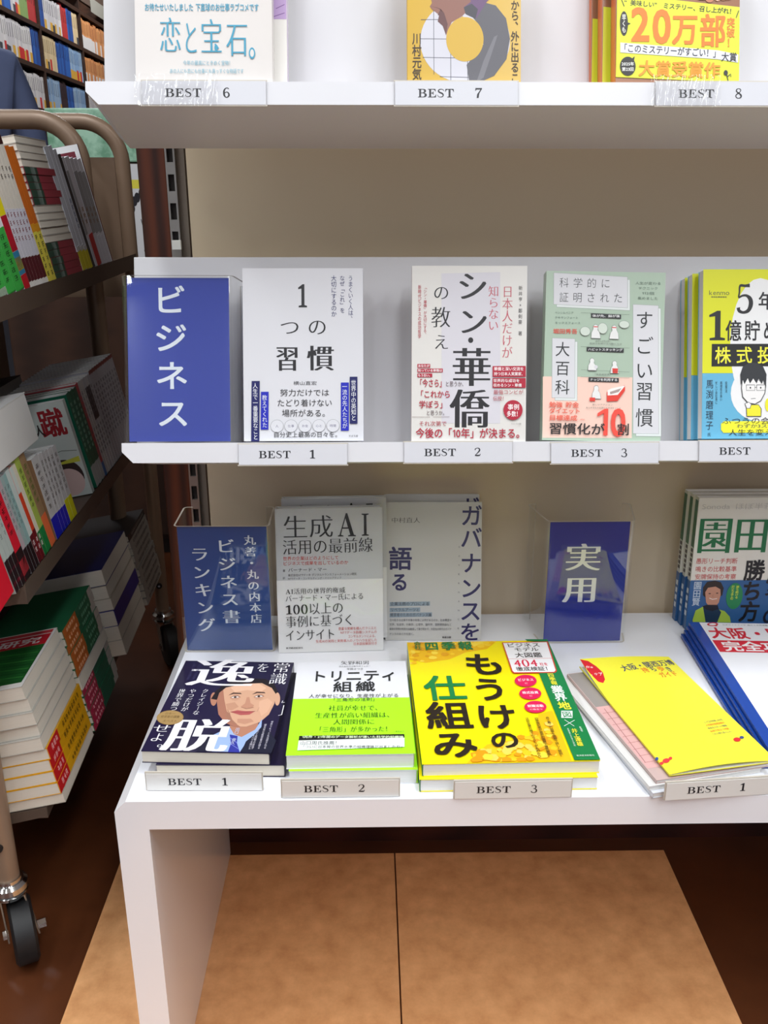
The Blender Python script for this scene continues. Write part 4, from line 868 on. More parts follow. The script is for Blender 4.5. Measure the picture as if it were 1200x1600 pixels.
# ---- large yellow mook
HEX = None
def yellow_book(M, lab, full):
    w, h, t = 0.1806, 0.261, 0.0147
    r_ = book('large_paperback', M, w, h, t, (246, 226, 16), 'L', PGW, False, (18, 120, 64), lab, gloss=0.25)
    p = pprint(r_, w, h); c = Crop(p, (60, 85), (860, 75), (1155, 750), (145, 790)); G = (16, 122, 64); K = (36, 26, 18)
    rnd = random.Random(3)
    if full:
        # amber cells: one corner top left, one bottom right
        def cell(cx, cz, r0, rgb):
            a0 = rnd.random(); p.poly([(min(max(cx+r0*(0.85+.3*rnd.random())*math.cos(a0+k*PI/3), .0005), .1797), min(max(cz+r0*(0.85+.3*rnd.random())*math.sin(a0+k*PI/3), .0005), .2602)) for k in range(6)], rgb)
        p.poly([(0.0005, .2605), (.115, .2605), (.100, .240), (.072, .232), (.05, .215), (.02, .207), (.0005, .215)], (238, 184, 18))
        p.poly([(.045, .0005), (.152, .0005), (.152, .095), (.135, .088), (.125, .05), (.10, .04), (.07, .032)], (238, 186, 16))
        for k in range(70):
            x = rnd.random()*.11; z = .2605-rnd.random()*.05*(1.15-x/.11); cell(x, z, .0025+.003*rnd.random(), rnd.choice(((248, 204, 40), (244, 190, 20), (250, 216, 70), (226, 160, 20))))
        for k in range(80):
            u = rnd.random(); x = .055+u*.092; z = rnd.random()*(.02+.075*u*u); cell(x, z, .003+.0035*rnd.random(), rnd.choice(((250, 212, 60), (246, 196, 30), (226, 152, 14), (240, 206, 90))))
        for q in (((735, 74), (860, 75), (1155, 750), (1012, 755), (812, 262), (905, 262), (855, 92), (745, 82)),): c.pl(q, G)
        c.pl([(815, 264), (905, 262), (1010, 560), (1155, 750), (1012, 755)], G)
        c.t('会社', 122, 108, 40, 46, G, 'b', True); c.t('四季報', 300, 110, 286, 46, G, 'B', False, 0.86)
        for s_, x, y, w_, h_, cc in (('も', 504, 214, 240, 124, K), ('う', 536, 356, 216, 132, K), ('け', 574, 512, 250, 142, K), ('の', 620, 646, 180, 104, K), ('仕', 280, 350, 250, 138, G), ('組', 300, 508, 276, 152, K), ('み', 334, 676, 276, 150, K)): c.t(s_, x, y, w_*0.93, h_, cc, 'B')
        c.pl([(606, 92), (862, 88), (914, 254), (904, 264), (672, 268), (660, 258)], (206, 60, 40)); c.pl([(612, 96), (856, 92), (906, 250), (898, 259), (675, 262), (666, 254)], (236, 234, 236))
        c.l([(640, 186), (886, 182)], 0.0006, (206, 60, 40))
        c.t('ビジネス', 725, 108, 186, 24, K, 'b'); c.t('モデル', 742, 132, 138, 22, K, 'b'); c.t('大図鑑', 754, 164, 150, 28, K, 'b')
        c.t('404', 738, 210, 132, 38, (214, 34, 70), 'c'); c.t('社を', 840, 216, 46, 18, (214, 34, 70), 'b'); c.t('徹底検証！', 786, 242, 200, 23, K, 'b')
        MG = (214, 28, 84)
        for x, y, a, b_ in ((739, 310, 'ビジネス', 'に'), (765, 382, '株式投資', 'に'), (794, 458, '就職活動', 'に役立つ')): c.e(x, y, 62, 34, MG); c.t(a, x, y-5, 90, 15, (250, 236, 240), 'b'); c.t(b_, x+4, y+14, 18*len(b_), 9, (250, 236, 240), 'r')
        Y = (240, 230, 60)
        c.t('四季報', 888, 300, 34, 66, Y, 'b', True); c.t('業界', 924, 380, 66, 88, (234, 242, 236), 'B', True); c.t('地', 954, 450, 66, 44, Y, 'B'); c.r(938, 480, 1000, 520, (236, 240, 238)); c.t('図', 969, 500, 50, 34, G, 'b')
        c.l([(956, 530), (1010, 566)], 0.0007, (236, 240, 238)); c.l([(1012, 532), (954, 566)], 0.0007, (236, 240, 238)); c.t('井上達雄', 1026, 628, 34, 100, Y, 'b', True); c.t('監修', 1048, 582, 12, 30, (220, 236, 222), 'r', True); c.t('兵庫県立大学大学院', 994, 628, 10, 104, (220, 236, 222), 'r', True)
        for x, y, hh, s_ in ((782, 630, 230, '注目企業の稼ぐカラクリが丸わかり'), (836, 630, 232, '四季報記者が業界別図解で徹底解説！'), (900, 626, 232, '売上高・利益率を図解で詳しく解説！')): c.t(s_, x, y, 20, hh, (70, 54, 10), 'b', True)
        c.t('東洋経済新報社', 1072, 733, 100, 9, (220, 236, 222), 'r')
    p.build(r_)
yellow_book(frame(0.0512, 0.7672, 0.4500, 1.0, 90), 'large yellow softcover with heavy black title and green strip, upper of two by BEST 3', True)
yellow_book(frame(0.0485, 0.7625, 0.4352, 0.4, 90), 'large yellow softcover, lower of the two by BEST 3', False)
# ---- pocket guide (its cartoon figure is left out) on a small pile of magazines
GW_, GH_ = 0.1201, 0.225
curl = lambda x, z: -(0.010*max(0, (z/GH_-0.55)/0.45)**2*(1-x/GW_)) - 0.004*math.sin(PI*x/GW_)*(0.5+0.5*(1-z/GH_))
g = book('pocket_guide', frame(0.2999, 0.7600, 0.4400, 10.7, 90), GW_, GH_, 0.0022, (240, 232, 64), 'L', PGW, False, None, 'thin yellow exposition pocket guide with a curled corner, lying askew on the magazine pile', gloss=0.3, warp=curl)
p = pprint(g, GW_, GH_, curl); c = Crop(p, (160, 282), (653, 247), (1253, 812), (660, 882))
NV = (44, 54, 104)
c.t('大阪・関西万博', 535, 300, 330, 30, NV, 'b', rot=8); c.t('持', 522, 328, 38, 26, (232, 120, 50), 'b', rot=8); c.t('ち', 566, 322, 36, 26, NV, 'b', rot=8); c.t('歩', 608, 318, 38, 26, (232, 120, 50), 'b', rot=8); c.t('き', 652, 318, 34, 26, NV, 'b', rot=8); c.t('ガイド', 650, 346, 110, 28, (232, 120, 50), 'b', rot=8)
c.pl([(160, 284), (205, 290), (250, 312), (288, 340), (300, 372), (290, 388), (262, 380), (225, 350), (190, 318)], (206, 34, 44)); c.t('マップ', 248, 346, 66, 24, (244, 226, 226), 'b', rot=-24); c.t('付き', 214, 318, 40, 14, (244, 226, 226), 'b', rot=-24)
for k, (s_, cc) in enumerate((('とっておきの楽しみ方を', NV), ('人気展示館徹底案内', (226, 90, 50)), ('休めるスポット情報', NV), ('会場で役立つ地図', (226, 90, 50)), ('これ１冊であんしん', NV))): c.t(s_, 898+12*k, 602+17*k, 124, 11, cc, 'r', rot=8)
c.e(1032, 706, 20, 12, (214, 46, 50)); c.e(1058, 692, 12, 8, (60, 76, 130)); c.e(640, 810, 20, 12, (214, 60, 60)); c.e(664, 800, 10, 8, (214, 60, 60)); c.e(588, 796, 9, 9, (40, 74, 150)); c.e(614, 822, 12, 8, (214, 60, 60))
p.build(g)
for k, (dx, dy, rz, zt, t_, cc) in enumerate(((-0.014, -0.004, 12.0, 0.4360, 0.004, (196, 170, 166)), (-0.022, -0.008, 12.8, 0.4318, 0.005, (214, 212, 210)), (-0.019, -0.012, 12.2, 0.4266, 0.006, (206, 208, 216)))):
    labs = ('grey and dusty pink map magazine, directly under the yellow guide', 'pale magazine in the middle of the pile under the yellow guide', 'pale bluish magazine at the bottom of the pile under the yellow guide')
    m_ = book('magazine', frame(0.2999+dx, 0.7600+dy, zt, rz, 90), 0.128, 0.218, t_, cc, 'L', PGW, False, None, labs[k], 'magazine', gloss=0.3)
    if k == 0:
        p = pprint(m_, 0.128, 0.218); p.rect(0.001, 0.14, 0.127, 0.217, (150, 142, 138)); p.rect(0.001, 0.02, 0.127, 0.14, (214, 168, 166))
        for q in range(9): p.line([(0.004+0.013*q, 0.03+0.006*(q % 3)), (0.009+0.013*q, 0.135)], 0.0007, (150, 90, 90)); p.line([(0.003, 0.03+0.012*q), (0.122, 0.037+0.0115*q)], 0.0006, (170, 104, 100))
        p.build(m_)
# ---- big exposition magazine with a blue border (its cartoon figure is left out)
def expo(M, lab, full):
    w, h = 0.21, 0.297
    m_ = book('magazine', M, w, h, 0.0051, (28, 70, 160), 'L', PGW, False, None, lab, 'magazine', gloss=0.22)
    if full:
        p = pprint(m_, w, h); p.rect(0.0135, 0.006, w-0.002, h-0.0015, (232, 232, 238))
        c = Crop(p, (757, 83), (1500, 83), (1960, 900), (1245, 930)); RR = (206, 34, 54)
        c.e(877, 101, 27, 16, RR); c.e(877, 101, 17, 9, (232, 232, 238)); c.e(895, 113, 8, 5, RR); c.t('公式ガイドブック 見どころ完全案内', 1040, 104, 230, 9, (60, 60, 66), 'r')
        p.text('大阪・関西万博', 0.106, h-0.032, 0.176, 0.031, RR, 'B'); p.rect(0.0155, h-0.085, w-0.002, h-0.053, RR); p.text('完全攻略マップ', 0.112, h-0.069, 0.176, 0.026, (240, 236, 238), 'B')
        p.build(m_)
expo(frame(0.4165, 0.800, 0.4420, -3.2, 90), 'white magazine with a blue border and large red title, top copy at the right edge', True)
for k in range(3): expo(frame(0.4135-0.002*k, 0.798-0.001*k, 0.4420-0.0053*(k+1), -3.2+0.3*k, 90), ('blue-bordered magazine, second copy down at the right edge', 'blue-bordered magazine, third copy down at the right edge', 'blue-bordered magazine, bottom copy at the right edge')[k], False)

# ================================================================== book trolley
PS = 2.9; RT = Matrix.Rotation(R(PS), 4, 'Z'); RTI = RT.to_3x3()
OS = -0.3545; BASE = (0.881, 0.560, 0.224); TT = R(10)
TROL = mat((140, 116, 96), 0.38, 0.15, 0.06, 6, name='brown_enamel'); TROLD = mat((92, 78, 68), 0.45, 0.1, 0.06, 6, name='dark_enamel')
CHROME = mat((205, 205, 205), 0.12, 1.0, 0.0, name='chrome'); RUBBER = mat((22, 22, 24), 0.55, 0, 0.1, 30, name='black_rubber')
ORG = Vector((-0.53, 1.42, 0))
tr = empty('book_trolley', RT @ Matrix.Translation(ORG), 'brown enamelled three-tier book trolley with tube frames, parked left of the display', 'trolley')
def L(o, s_, z): return (o-ORG.x, s_-ORG.y, z)
def arch(s_, o1, o2, ztop, rr, r, zb=0.125, name='tube_frame'):
    pts = [L(o1, s_, zb), L(o1, s_, ztop-rr)]
    pts += [L(o1-rr+rr*math.cos(R(a)), s_, ztop-rr+rr*math.sin(R(a))) for a in range(10, 91, 10)]
    pts += [L(o2+rr-rr*math.sin(R(a)), s_, ztop-rr+rr*math.cos(R(a))) for a in range(0, 91, 10)]
    pts += [L(o2, s_, zb)]
    b = MB(); b.tube(pts, r, TROL, 16); return b.build(name, tr, smooth=True)
arch(1.008, -0.438, -0.80, 1.118, 0.075, 0.0148)
arch(1.775, -0.428, -0.80, 1.116, 0.075, 0.0165)
arch(1.829, -0.366, -0.86, 1.117, 0.070, 0.0140)
SN, SF = 0.985, 1.812
def tray(z, near, ins=0.0):
    b = MB(); o0, o1, o2 = OS+0.002-ins, OS-0.19, 2*-0.62-OS; k = math.tan(TT)
    pts = [(o0, z+0.003), (o0, z-0.023), (o0-0.012, z-0.023), (o1, z-0.023-0.178*k), (2*-0.62-o1, z-0.023-0.178*k), (2*-0.62-o0+0.012, z-0.023), (2*-0.62-o0, z-0.023), (2*-0.62-o0, z+0.003), (2*-0.62-o0+0.003, z+0.003), (2*-0.62-o1, z-0.001-0.187*k), (o1, z-0.001-0.187*k), (o0-0.003, z-0.0015-ins*k)]
    if ins: pts[0] = (o0, z-0.001-ins*k); pts[7] = (pts[7][0], z-0.001-ins*k)
    pts = [(p[0]-ORG.x, p[1]) for p in pts]
    b.prism(pts, near-ORG.y, SF-ORG.y, 1, TROLD); b.build('shelf_tray', tr)
tray(BASE[0], SN); tray(BASE[1], SN); tray(BASE[2], 1.03, 0.03)
b = MB(); b.box(-0.6215-ORG.x, -0.6185-ORG.x, SN-ORG.y, SF-ORG.y, 0.19, 0.93, TROLD); b.build('dark_divider', tr)  # divider made full height and dark so the tier interiors look shaded
b = MB(); b.box(-0.74-ORG.x, -0.384-ORG.x, 1.8455-ORG.y, 1.849-ORG.y, 0.80, 1.056, TROL); b.build('end_panel', tr)
for (o, s_) in ((-0.438, 1.008), (-0.80, 1.008), (-0.366, 1.829), (-0.86, 1.829)):
    x, y = o-ORG.x, s_-ORG.y
    cs = MB(); cs.tube([(x, y, 0.128), (x, y, 0.122)], 0.0175, CHROME, 20); cs.tube([(x, y, 0.122), (x, y, 0.118), (x, y, 0.110), (x, y, 0.106)], [0.019, 0.0235, 0.0235, 0.019], CHROME, 24); cs.tube([(x, y, 0.106), (x, y, 0.100)], [0.0235, 0.021], CHROME, 20)
    co = cs.build('caster', tr, smooth=True)
    ang = R(24); ux, uy = math.cos(ang), math.sin(ang); wx, wy = x+0.012, y-0.010
    fk = MB()
    for sg in (-1, 1):
        cx, cy = wx+sg*ux*0.0185, wy+sg*uy*0.0185
        vs = [(x+sg*ux*0.014-uy*0.014, y+sg*uy*0.014+ux*0.014, 0.100), (x+sg*ux*0.014+uy*0.014, y+sg*uy*0.014-ux*0.014, 0.100), (cx+uy*0.008, cy-ux*0.008, 0.036), (cx-uy*0.008, cy+ux*0.008, 0.036)]
        vs += [(v[0]+sg*ux*0.002, v[1]+sg*uy*0.002, v[2]) for v in vs]
        fk.add(vs, [(0,1,2,3),(7,6,5,4),(0,4,5,1),(1,5,6,2),(2,6,7,3),(3,7,4,0)], mat((150, 140, 128), 0.35, 0.6, 0))
    fk.build('fork', co)
    wh = MB(); a = Vector((wx-ux*0.0155, wy-uy*0.0155, 0.0455)); c2 = Vector((wx+ux*0.0155, wy+uy*0.0155, 0.0455)); d = c2-a
    wh.tube([a, a+d*0.12, a+d*0.88, c2], [0.040, 0.0452, 0.0452, 0.040], RUBBER, 28); wh.build('wheel', co, smooth=True)
    bo = MB(); e_ = d.normalized(); bo.tube([a-e_*0.010, a-e_*0.003], 0.0065, CHROME, 6); bo.tube([c2+e_*0.003, c2+e_*0.014], 0.0065, CHROME, 6); bo.build('axle_bolt', co)
for (o, s_, z) in ((-0.438, 1.008, 0.185), (-0.366, 1.829, 0.862), (-0.366, 1.829, 0.19)):
    b = MB(); x, y = o-ORG.x, s_-ORG.y; b.tube([(x, y-0.0135, z), (x, y-0.0175, z)], 0.0062, DARKM, 12); b.tube([(x, y-0.0175, z), (x, y-0.0185, z)], 0.0030, CHROME, 6); b.build('screw', tr)

D_ = Vector((0, 1, 0)); I_ = Vector((-math.cos(TT), 0, -math.sin(TT))); U_ = Vector((-math.sin(TT), 0, math.cos(TT)))
def mat3(x, y, z, o): return RT @ Matrix(((x.x, y.x, z.x, o.x), (x.y, y.y, z.y, o.y), (x.z, y.z, z.z, o.z), (0, 0, 0, 1)))
def tier_o(k, s_, inn=0, up=0): return Vector((OS-0.001, s_, BASE[k]+0.0006)) + I_*inn + U_*up
GRID = {}
for k in range(3):
    g_ = []
    for i in range(160):
        s_ = 0.86 + i*0.0065; P = RTI @ Vector((OS, s_, BASE[k])); g_.append((proj(P)[0], s_))
    GRID[k] = g_
def s_at(k, x): return float(np.interp(x, [a for a, _ in GRID[k]], [b_ for _, b_ in GRID[k]]))
def spine_marks(b, w, t, z0, z1, rgb, rnd):
    z = z1
    m = ink(rgb); step = min(0.0075, t*0.75)
    while z - step > z0:
        g2 = step*0.86; c0 = 0.5+rnd.uniform(-.06, .06); e0, e1 = w+0.0002, w+0.00045
        b.box(e0, e1, t*(c0-.03), t*(c0+.03), z-g2*rnd.uniform(.75, 1), z-g2*rnd.uniform(0, .2), m)
        for q in range(rnd.choice((2, 3, 3))):
            zz = z-g2*(.08+.36*q)-g2*rnd.uniform(0, .1); b.box(e0, e1, t*rnd.uniform(.24, .34), t*rnd.uniform(.62, .76), zz-g2*.09, zz, m)
        if rnd.random() < .6: b.box(e0, e1, t*.27, t*.32, z-g2*rnd.uniform(.7, 1), z-g2*rnd.uniform(.1, .5), m)
        z -= step*1.25
def tb(k, s_, t, h, w, rgb, bands=(), marks=(), label=None, group=None, lean=0.0, inn=0.0, up=0.0, name='paperback_book', cat='book', pages=None, gloss=0.35, front=None):
    if k == 1: h *= 0.745; w *= 0.88
    ph = R(lean); z = U_*math.cos(ph) - D_*math.sin(ph); y = D_*math.cos(ph) + U_*math.sin(ph); x = -I_
    M = mat3(x, y, z, tier_o(k, s_, inn, up) + I_*w)
    r_ = book(name, M, w, h, t, rgb, 'R', pages or PGW, False, None, label, cat, group, gloss)
    b = MB(); rnd = random.Random(int(s_*9999)+k)
    for z0, z1, c_ in bands: b.box(w-0.001, w+0.00025, 0.0002, t-0.0002, z0*h+0.0002, z1*h-0.0002, mat(c_, gloss, 0, 0))
    for z0, z1, c_ in marks: spine_marks(b, w, t, z0*h, z1*h, c_, rnd)
    if b.f: b.build('spine_print', r_)
    if front:
        p = pprint(r_, w, h); front(p); p.build(r_)
    return s_ + t/math.cos(ph) + 0.0004
def pile(k, s0, inn, items, nm, jit=0.003, tilt=True, zb=0.0):
    """flat stack; items from the top: (h, w, t, rgb, spine 'R'|'L', bands along the spine, marks, label, group)"""
    up = zb; rnd = random.Random(int(s0*1000)+k)
    for h, w, t, rgb, sp, bands, marks, label, group in reversed(items):
        x = -I_; y = -U_; z = D_
        o = tier_o(k, s0+rnd.uniform(-jit, jit), inn+rnd.uniform(0, jit), up+t) + I_*w
        r_ = book('paperback_book', mat3(x, y, z, o), w, h, t, rgb, sp, PGC, False, None, label, 'book', group, 0.4)
        b = MB()
        for z0, z1, c_ in bands: b.box(w-0.001, w+0.00025, 0.0002, t-0.0002, z0*h+.0002, z1*h-.0002, mat(c_, 0.4, 0, 0))
        for z0, z1, c_ in marks: spine_marks(b, w, t, z0*h, z1*h, c_, rnd)
        if b.f: b.build('spine_print', r_)
        up += t + 0.0003
    return up
# ---- top tier
ORD_ = ['first', 'second', 'third', 'fourth', 'fifth', 'sixth', 'seventh', 'eighth', 'ninth', 'tenth', 'eleventh', 'twelfth']
def run(k, xs, fn):
    for i in range(len(xs)-1):
        s0, s1 = s_at(k, xs[i]), s_at(k, xs[i+1]); fn(i, s0, s1-s0-0.0006)
LN = 6
run(0, [-44, -33, -22, -11, 2, 15, 28, 41], lambda i, s_, t: tb(0, s_, t, 0.172, 0.115, (232, 232, 236), ((0, 0.42, (60, 176, 74)), (0.0, 0.05, (226, 232, 224)) if i == 4 else (0, 0.01, (60, 176, 74))), ((0.06, 0.38, (24, 66, 30)), (0.46, 0.8, (70, 74, 110))),
    'white paperback with a green spine foot, %s from the near end of the top tier' % ORD_[i], 'green-footed paperbacks on the trolley', LN))
run(0, [41, 50], lambda i, s_, t: tb(0, s_, t, 0.172, 0.115, (238, 236, 240), ((0, 0.10, (190, 24, 40)), (0.10, 0.26, (50, 130, 170)), (0.13, 0.22, (214, 196, 60)), (0.26, 0.50, (180, 20, 44)), (0.5, 0.9, (238, 222, 20))), (),
    'paperback with a red, teal and yellow spine, beside the green-footed row', None, LN))
run(0, [50, 54.6, 59.2, 63.8, 68.4, 73, 78], lambda i, s_, t: tb(0, s_, t, 0.180, 0.115, (222, 214, 202), ((0, 0.04, (230, 226, 222)), (0.04, 0.20, (84, 22, 34)), (0.20, 0.52, (212, 210, 222)), (0.94, 1.0, (60, 26, 24))), ((0.3, 0.5, (120, 30, 40)), (0.66, 0.80, (110, 100, 96))),
    'slim cream paperback with a dark red foot, %s of the six before the orange spines' % ORD_[i], 'cream paperbacks with dark red feet', LN))
run(0, [78, 84, 90], lambda i, s_, t: tb(0, s_, t, 0.168, 0.115, (204, 104, 28), ((0, 0.38, (226, 212, 80)), (0.38, 0.44, (220, 150, 30))), ((0.02, 0.36, (40, 36, 30)),),
    'orange paperback with a yellow foot, %s of the two beside the flat pile' % ('nearer', 'farther')[i], None, LN))
s0 = s_at(0, 90); s1 = s_at(0, 131); hh = s1-s0-0.001
it = []
for k in range(19):
    spn = (4 <= k <= 8) or k >= 14
    q_ = ORD_[k if k < 4 else k-4 if k < 9 else k-9 if k < 14 else k-14]; top_ = 'upper' if k < 9 else 'lower'
    gs = ('green and crimson spined paperback, %s down of the %s such block in the flat pile' % (q_, top_), 'green and crimson paperbacks in the flat pile') if spn else ('paperback turned fore-edge out, %s down of the %s such block in the flat pile' % (q_, top_), 'fore-edge-out paperbacks in the flat pile')
    it.append((hh, 0.105, 0.0094, (150, 52, 66) if spn else (196, 190, 180), 'R' if spn else 'L', ((0, 0.40, (44, 76, 62)), (0.18, 0.32, (150, 170, 160)), (0.40, 1, (160, 56, 70))) if spn else (), (), gs[0], gs[1]))
pile(0, s0+0.0005, 0.0, it, 'p', 0.0012)
run(0, [131.5, 137.5, 142.5, 147], lambda i, s_, t: tb(0, s_, t, (0.176, 0.178, 0.174)[i], 0.14, (212, 216, 226), ((0, 0.16, (226, 214, 40)), (0.16, 0.2, (210, 212, 214))), ((0.3, 0.6, (90, 100, 130)),) if i == 2 else (),
    ('pale blue-grey magazine with a yellow foot, first after the flat pile', 'pale magazine with a yellow foot, second after the flat pile', 'pale magazine with a yellow foot and blue title, third after the flat pile')[i], None, 8, name='magazine', cat='magazine'))
run(0, [147, 151], lambda i, s_, t: tb(0, s_, t, 0.168, 0.14, (34, 34, 42), (), (), 'thin black-spined magazine beside the red-footed ones', None, 8, name='magazine', cat='magazine'))
run(0, [151, 154.5, 161, 166, 171, 176], lambda i, s_, t: tb(0, s_, t, 0.165, 0.14, (214, 212, 220), ((0, 0.30, (196, 20, 34)),) if i == 1 else (((0.30, 0.88, (186, 150, 52) if i == 1 else (150, 150, 154)), (0, 0.28, (205, 205, 216)))), ((0.35, 0.55, (130, 90, 50)),),
    ('slim white magazine after the black spine', 'white magazine with a wide red foot', 'grey-banded magazine after the red-footed one', 'grey-banded magazine, middle of three near the frame post', 'grey-banded magazine at the far end of the row')[i], None, 8, name='magazine', cat='magazine'))
def fr_magazine(p):
    w, h = p.w, p.h
    p.rect(0, 0, w, h, (232, 232, 234)); p.rect(0.004, 0.0, w-0.007, h-0.010, (110, 26, 44)); p.rect(0.004, 0.0, w-0.007, h-0.075, (120, 112, 108))
    p.text('の病と気', w*0.52, h-0.026, 0.105, 0.024, (238, 230, 232), 'B')
tb(0, s_at(0, 177), 0.006, 0.190, 0.145, (110, 26, 44), (), (), 'tall maroon magazine with a white-framed cover, rising behind the last row', None, 8, name='magazine', cat='magazine', front=fr_magazine)

# ---- middle tier
def fr_red(p): p.text('七', p.w*0.6, p.h*0.8, 0.05, 0.05, (60, 20, 20), 'b')
k = 1
tb(1, s_at(1, -60), s_at(1, 26)-s_at(1, -60)-0.001, 0.155, 0.12, (206, 22, 44), (), (), 'thick bright red book at the near end of the middle tier', None, 3)
BLK = (36, 22, 26)
def dark_foot(i, s_, t):
    tb(1, s_, t, 0.160, 0.12, (168, 176, 172), ((0, 0.34, BLK), (0.06, 0.10, (150, 40, 60)), (0.2, 0.23, (120, 40, 56)), (0.34, 1.0, (170, 178, 174))), ((0.5, 0.9, (110, 120, 118)),),
       ('grey-green paperback with a dark patterned band, %s after the thick red book' % ('first', 'second', 'third')[i]), None, 5)
run(1, [27, 32, 37, 42], dark_foot)
run(1, [42, 51], lambda i, s_, t: tb(1, s_, t, 0.166, 0.12, (206, 28, 48), ((0, 0.30, BLK), (0.05, 0.2, (200, 60, 70)), (0.30, 1, (206, 28, 48))), ((0.42, 0.96, (60, 12, 18)),), 'crimson paperback with tall black characters on its spine, middle tier', None, 5))
run(1, [51, 55.5, 59, 63], lambda i, s_, t: tb(1, s_, t, 0.164, 0.12, (170, 172, 176), ((0, 0.26, BLK), (0.26, 1, ((176, 160, 166), (150, 168, 168), (140, 172, 172))[i])), ((0.4, 0.9, (100, 116, 116)),),
    ('grey-pink', 'grey-teal', 'pale teal')[i] + ' slim paperback with a dark foot, right of the crimson spine', None, 5))
run(1, [63, 68, 72, 76], lambda i, s_, t: tb(1, s_, t, 0.166, 0.12, ((196, 206, 204), (210, 66, 36), (222, 214, 196))[i], (((0, 0.3, (96, 24, 34)),), ((0, 0.32, (104, 20, 32)), (0.72, 1, (206, 214, 210))), ((0, 0.26, (20, 120, 64)),))[i], ((0.1, 0.24, (220, 200, 200)),),
    ('pale slim paperback with a maroon foot', 'orange-red paperback with a maroon foot', 'cream paperback with a green foot')[i] + ', middle tier', None, 5))
run(1, [76, 82, 89], lambda i, s_, t: tb(1, s_, t, 0.170, 0.12, ((168, 186, 84), (154, 124, 92))[i], (((0, 0.26, (24, 128, 66)),), ((0, 0.34, (232, 112, 66)),))[i], ((0.4, 0.9, (96, 110, 50)),),
    ('lime green paperback with a darker green foot', 'tan book with an orange foot')[i] + ', middle tier', None, 5))
def fr_name(p): p.rect(0, 0, p.w, p.h, (140, 106, 76)); p.text('門田泰明', p.w-0.020, p.h*0.68, 0.020, p.h*0.52, (26, 20, 18), 'B', True)
run(1, [91, 100, 104, 108, 112, 117, 122], lambda i, s_, t: tb(1, s_, t, 0.150-0.002*i, 0.105, (206, 204, 206), ((0, 0.26, (24, 36, 190)),) if i < 4 else ((0, 0.30, (214, 210, 30)),), ((0.34, 0.92, (120, 112, 110)),),
    ('glossy white bunko with a blue foot, the widest, first of its row', 'glossy white bunko with a blue foot, second of its row', 'glossy white bunko with a blue foot, third of its row', 'glossy white bunko with a blue foot, last of its row', 'white bunko with a yellow foot, nearer of two', 'white bunko with a yellow foot, farther of two')[i], None, 1, gloss=0.12, front=fr_name if i == 0 else None))
def fr_kick(p):
    w, h = p.w, p.h
    p.rect(0, 0, w, h, (196, 204, 200)); p.poly([(0.0, h*0.78), (w*0.35, h*0.80), (w*0.15, h*0.62), (0, h*0.56)], (96, 150, 186)); p.text('蹴', w*0.80, h*0.80, 0.036, 0.042, (150, 30, 40), 'B'); p.text('る人', w*0.56, h*0.74, 0.030, 0.018, (40, 34, 34), 'B')
    p.ell(w*0.76, h*0.22, 0.026, 0.028, (60, 44, 42)); p.ell(w*0.78, h*0.16, 0.022, 0.022, (214, 184, 180)); p.line([(w*.5, h*.45), (w*.8, h*.5), (w*.98, h*.48)], 0.0008, (70, 80, 70)); p.poly([(w*.6, h*.36), (w*.98, h*.42), (w*.98, h*.36)], (200, 200, 70))
tb(1, s_at(1, 146), 0.012, 0.200, 0.140, (196, 204, 200), (), (), 'pale book with a large red kanji on its cover, facing the row of white bunko', None, 4, front=fr_kick)
run(1, [153, 157.5, 162, 166], lambda i, s_, t: tb(1, s_, t, 0.205, 0.13, ((24, 98, 74), (20, 92, 70), (18, 88, 68))[i], ((0, 0.22, (176, 178, 176)),), ((0.3, 0.9, (140, 180, 160)),), 'dark green paperback with a grey foot, %s of three' % ('first', 'second', 'third')[i], None, 6))
run(1, [166, 169, 172, 175, 178, 181, 184], lambda i, s_, t: tb(1, s_, t, 0.21, 0.13, ((176, 60, 70), (190, 186, 184), (196, 192, 190), (186, 184, 190), (196, 194, 196), (180, 180, 186))[i], (((0, 0.15, (40, 100, 160)),) if i == 0 else ((0.55, 0.9, (40, 36, 46)),) if i in (3, 4) else ()), ((0.2, 0.5, (90, 86, 90)), (0.6, 0.9, (120, 116, 120))),
    ('red paperback with a blue foot beside the dark green ones', 'pale paperback just right of the red one', 'second pale paperback right of the red one', 'grey paperback with a black upper band, nearer', 'grey paperback with a black upper band, farther', 'grey paperback after the black-banded pair')[i], None, 6))
run(1, [184, 187, 190, 193, 196, 199, 202, 205, 208, 211, 214], lambda i, s_, t: tb(1, s_, t, 0.215, 0.13, (176, 174, 182), ((0.96, 1.0, (120, 50, 50)),), ((0.25, 0.85, (96, 92, 100)),), 'slim grey paperback, %s of the dense row ending the middle tier' % ORD_[i], 'slim grey paperbacks at the far end', 6))
# white carton resting on the near books
def carton(name, M, w, d, h, rgb, label, cat='box', lid=None):
    r_ = empty(name, M, label, cat); b = MB(); m = mat(rgb, 0.6, 0, 0.03, 20); b.box(0, w, 0, d, 0, h, m); b.build('body', r_, bevel=0.001)
    b = MB(); b.box(-0.0006, w+0.0006, -0.0006, d+0.0006, h+0.0001, h+0.0012, lid or m); b.build('lid', r_)
    return r_
carton('white_carton', mat3(-I_, D_, U_, tier_o(1, 0.955, 0.113, 0.129)), 0.117, 0.215, 0.062, (206, 204, 204), 'plain white carton lying across the near books of the middle tier')
carton('storage_box', mat3(-I_, D_, U_, tier_o(1, 1.42, 0.245, 0.001)), 0.115, 0.13, 0.165, (150, 146, 140), 'grey box with a black lid at the inner side of the middle tier', lid=mat((22, 22, 24), 0.5))
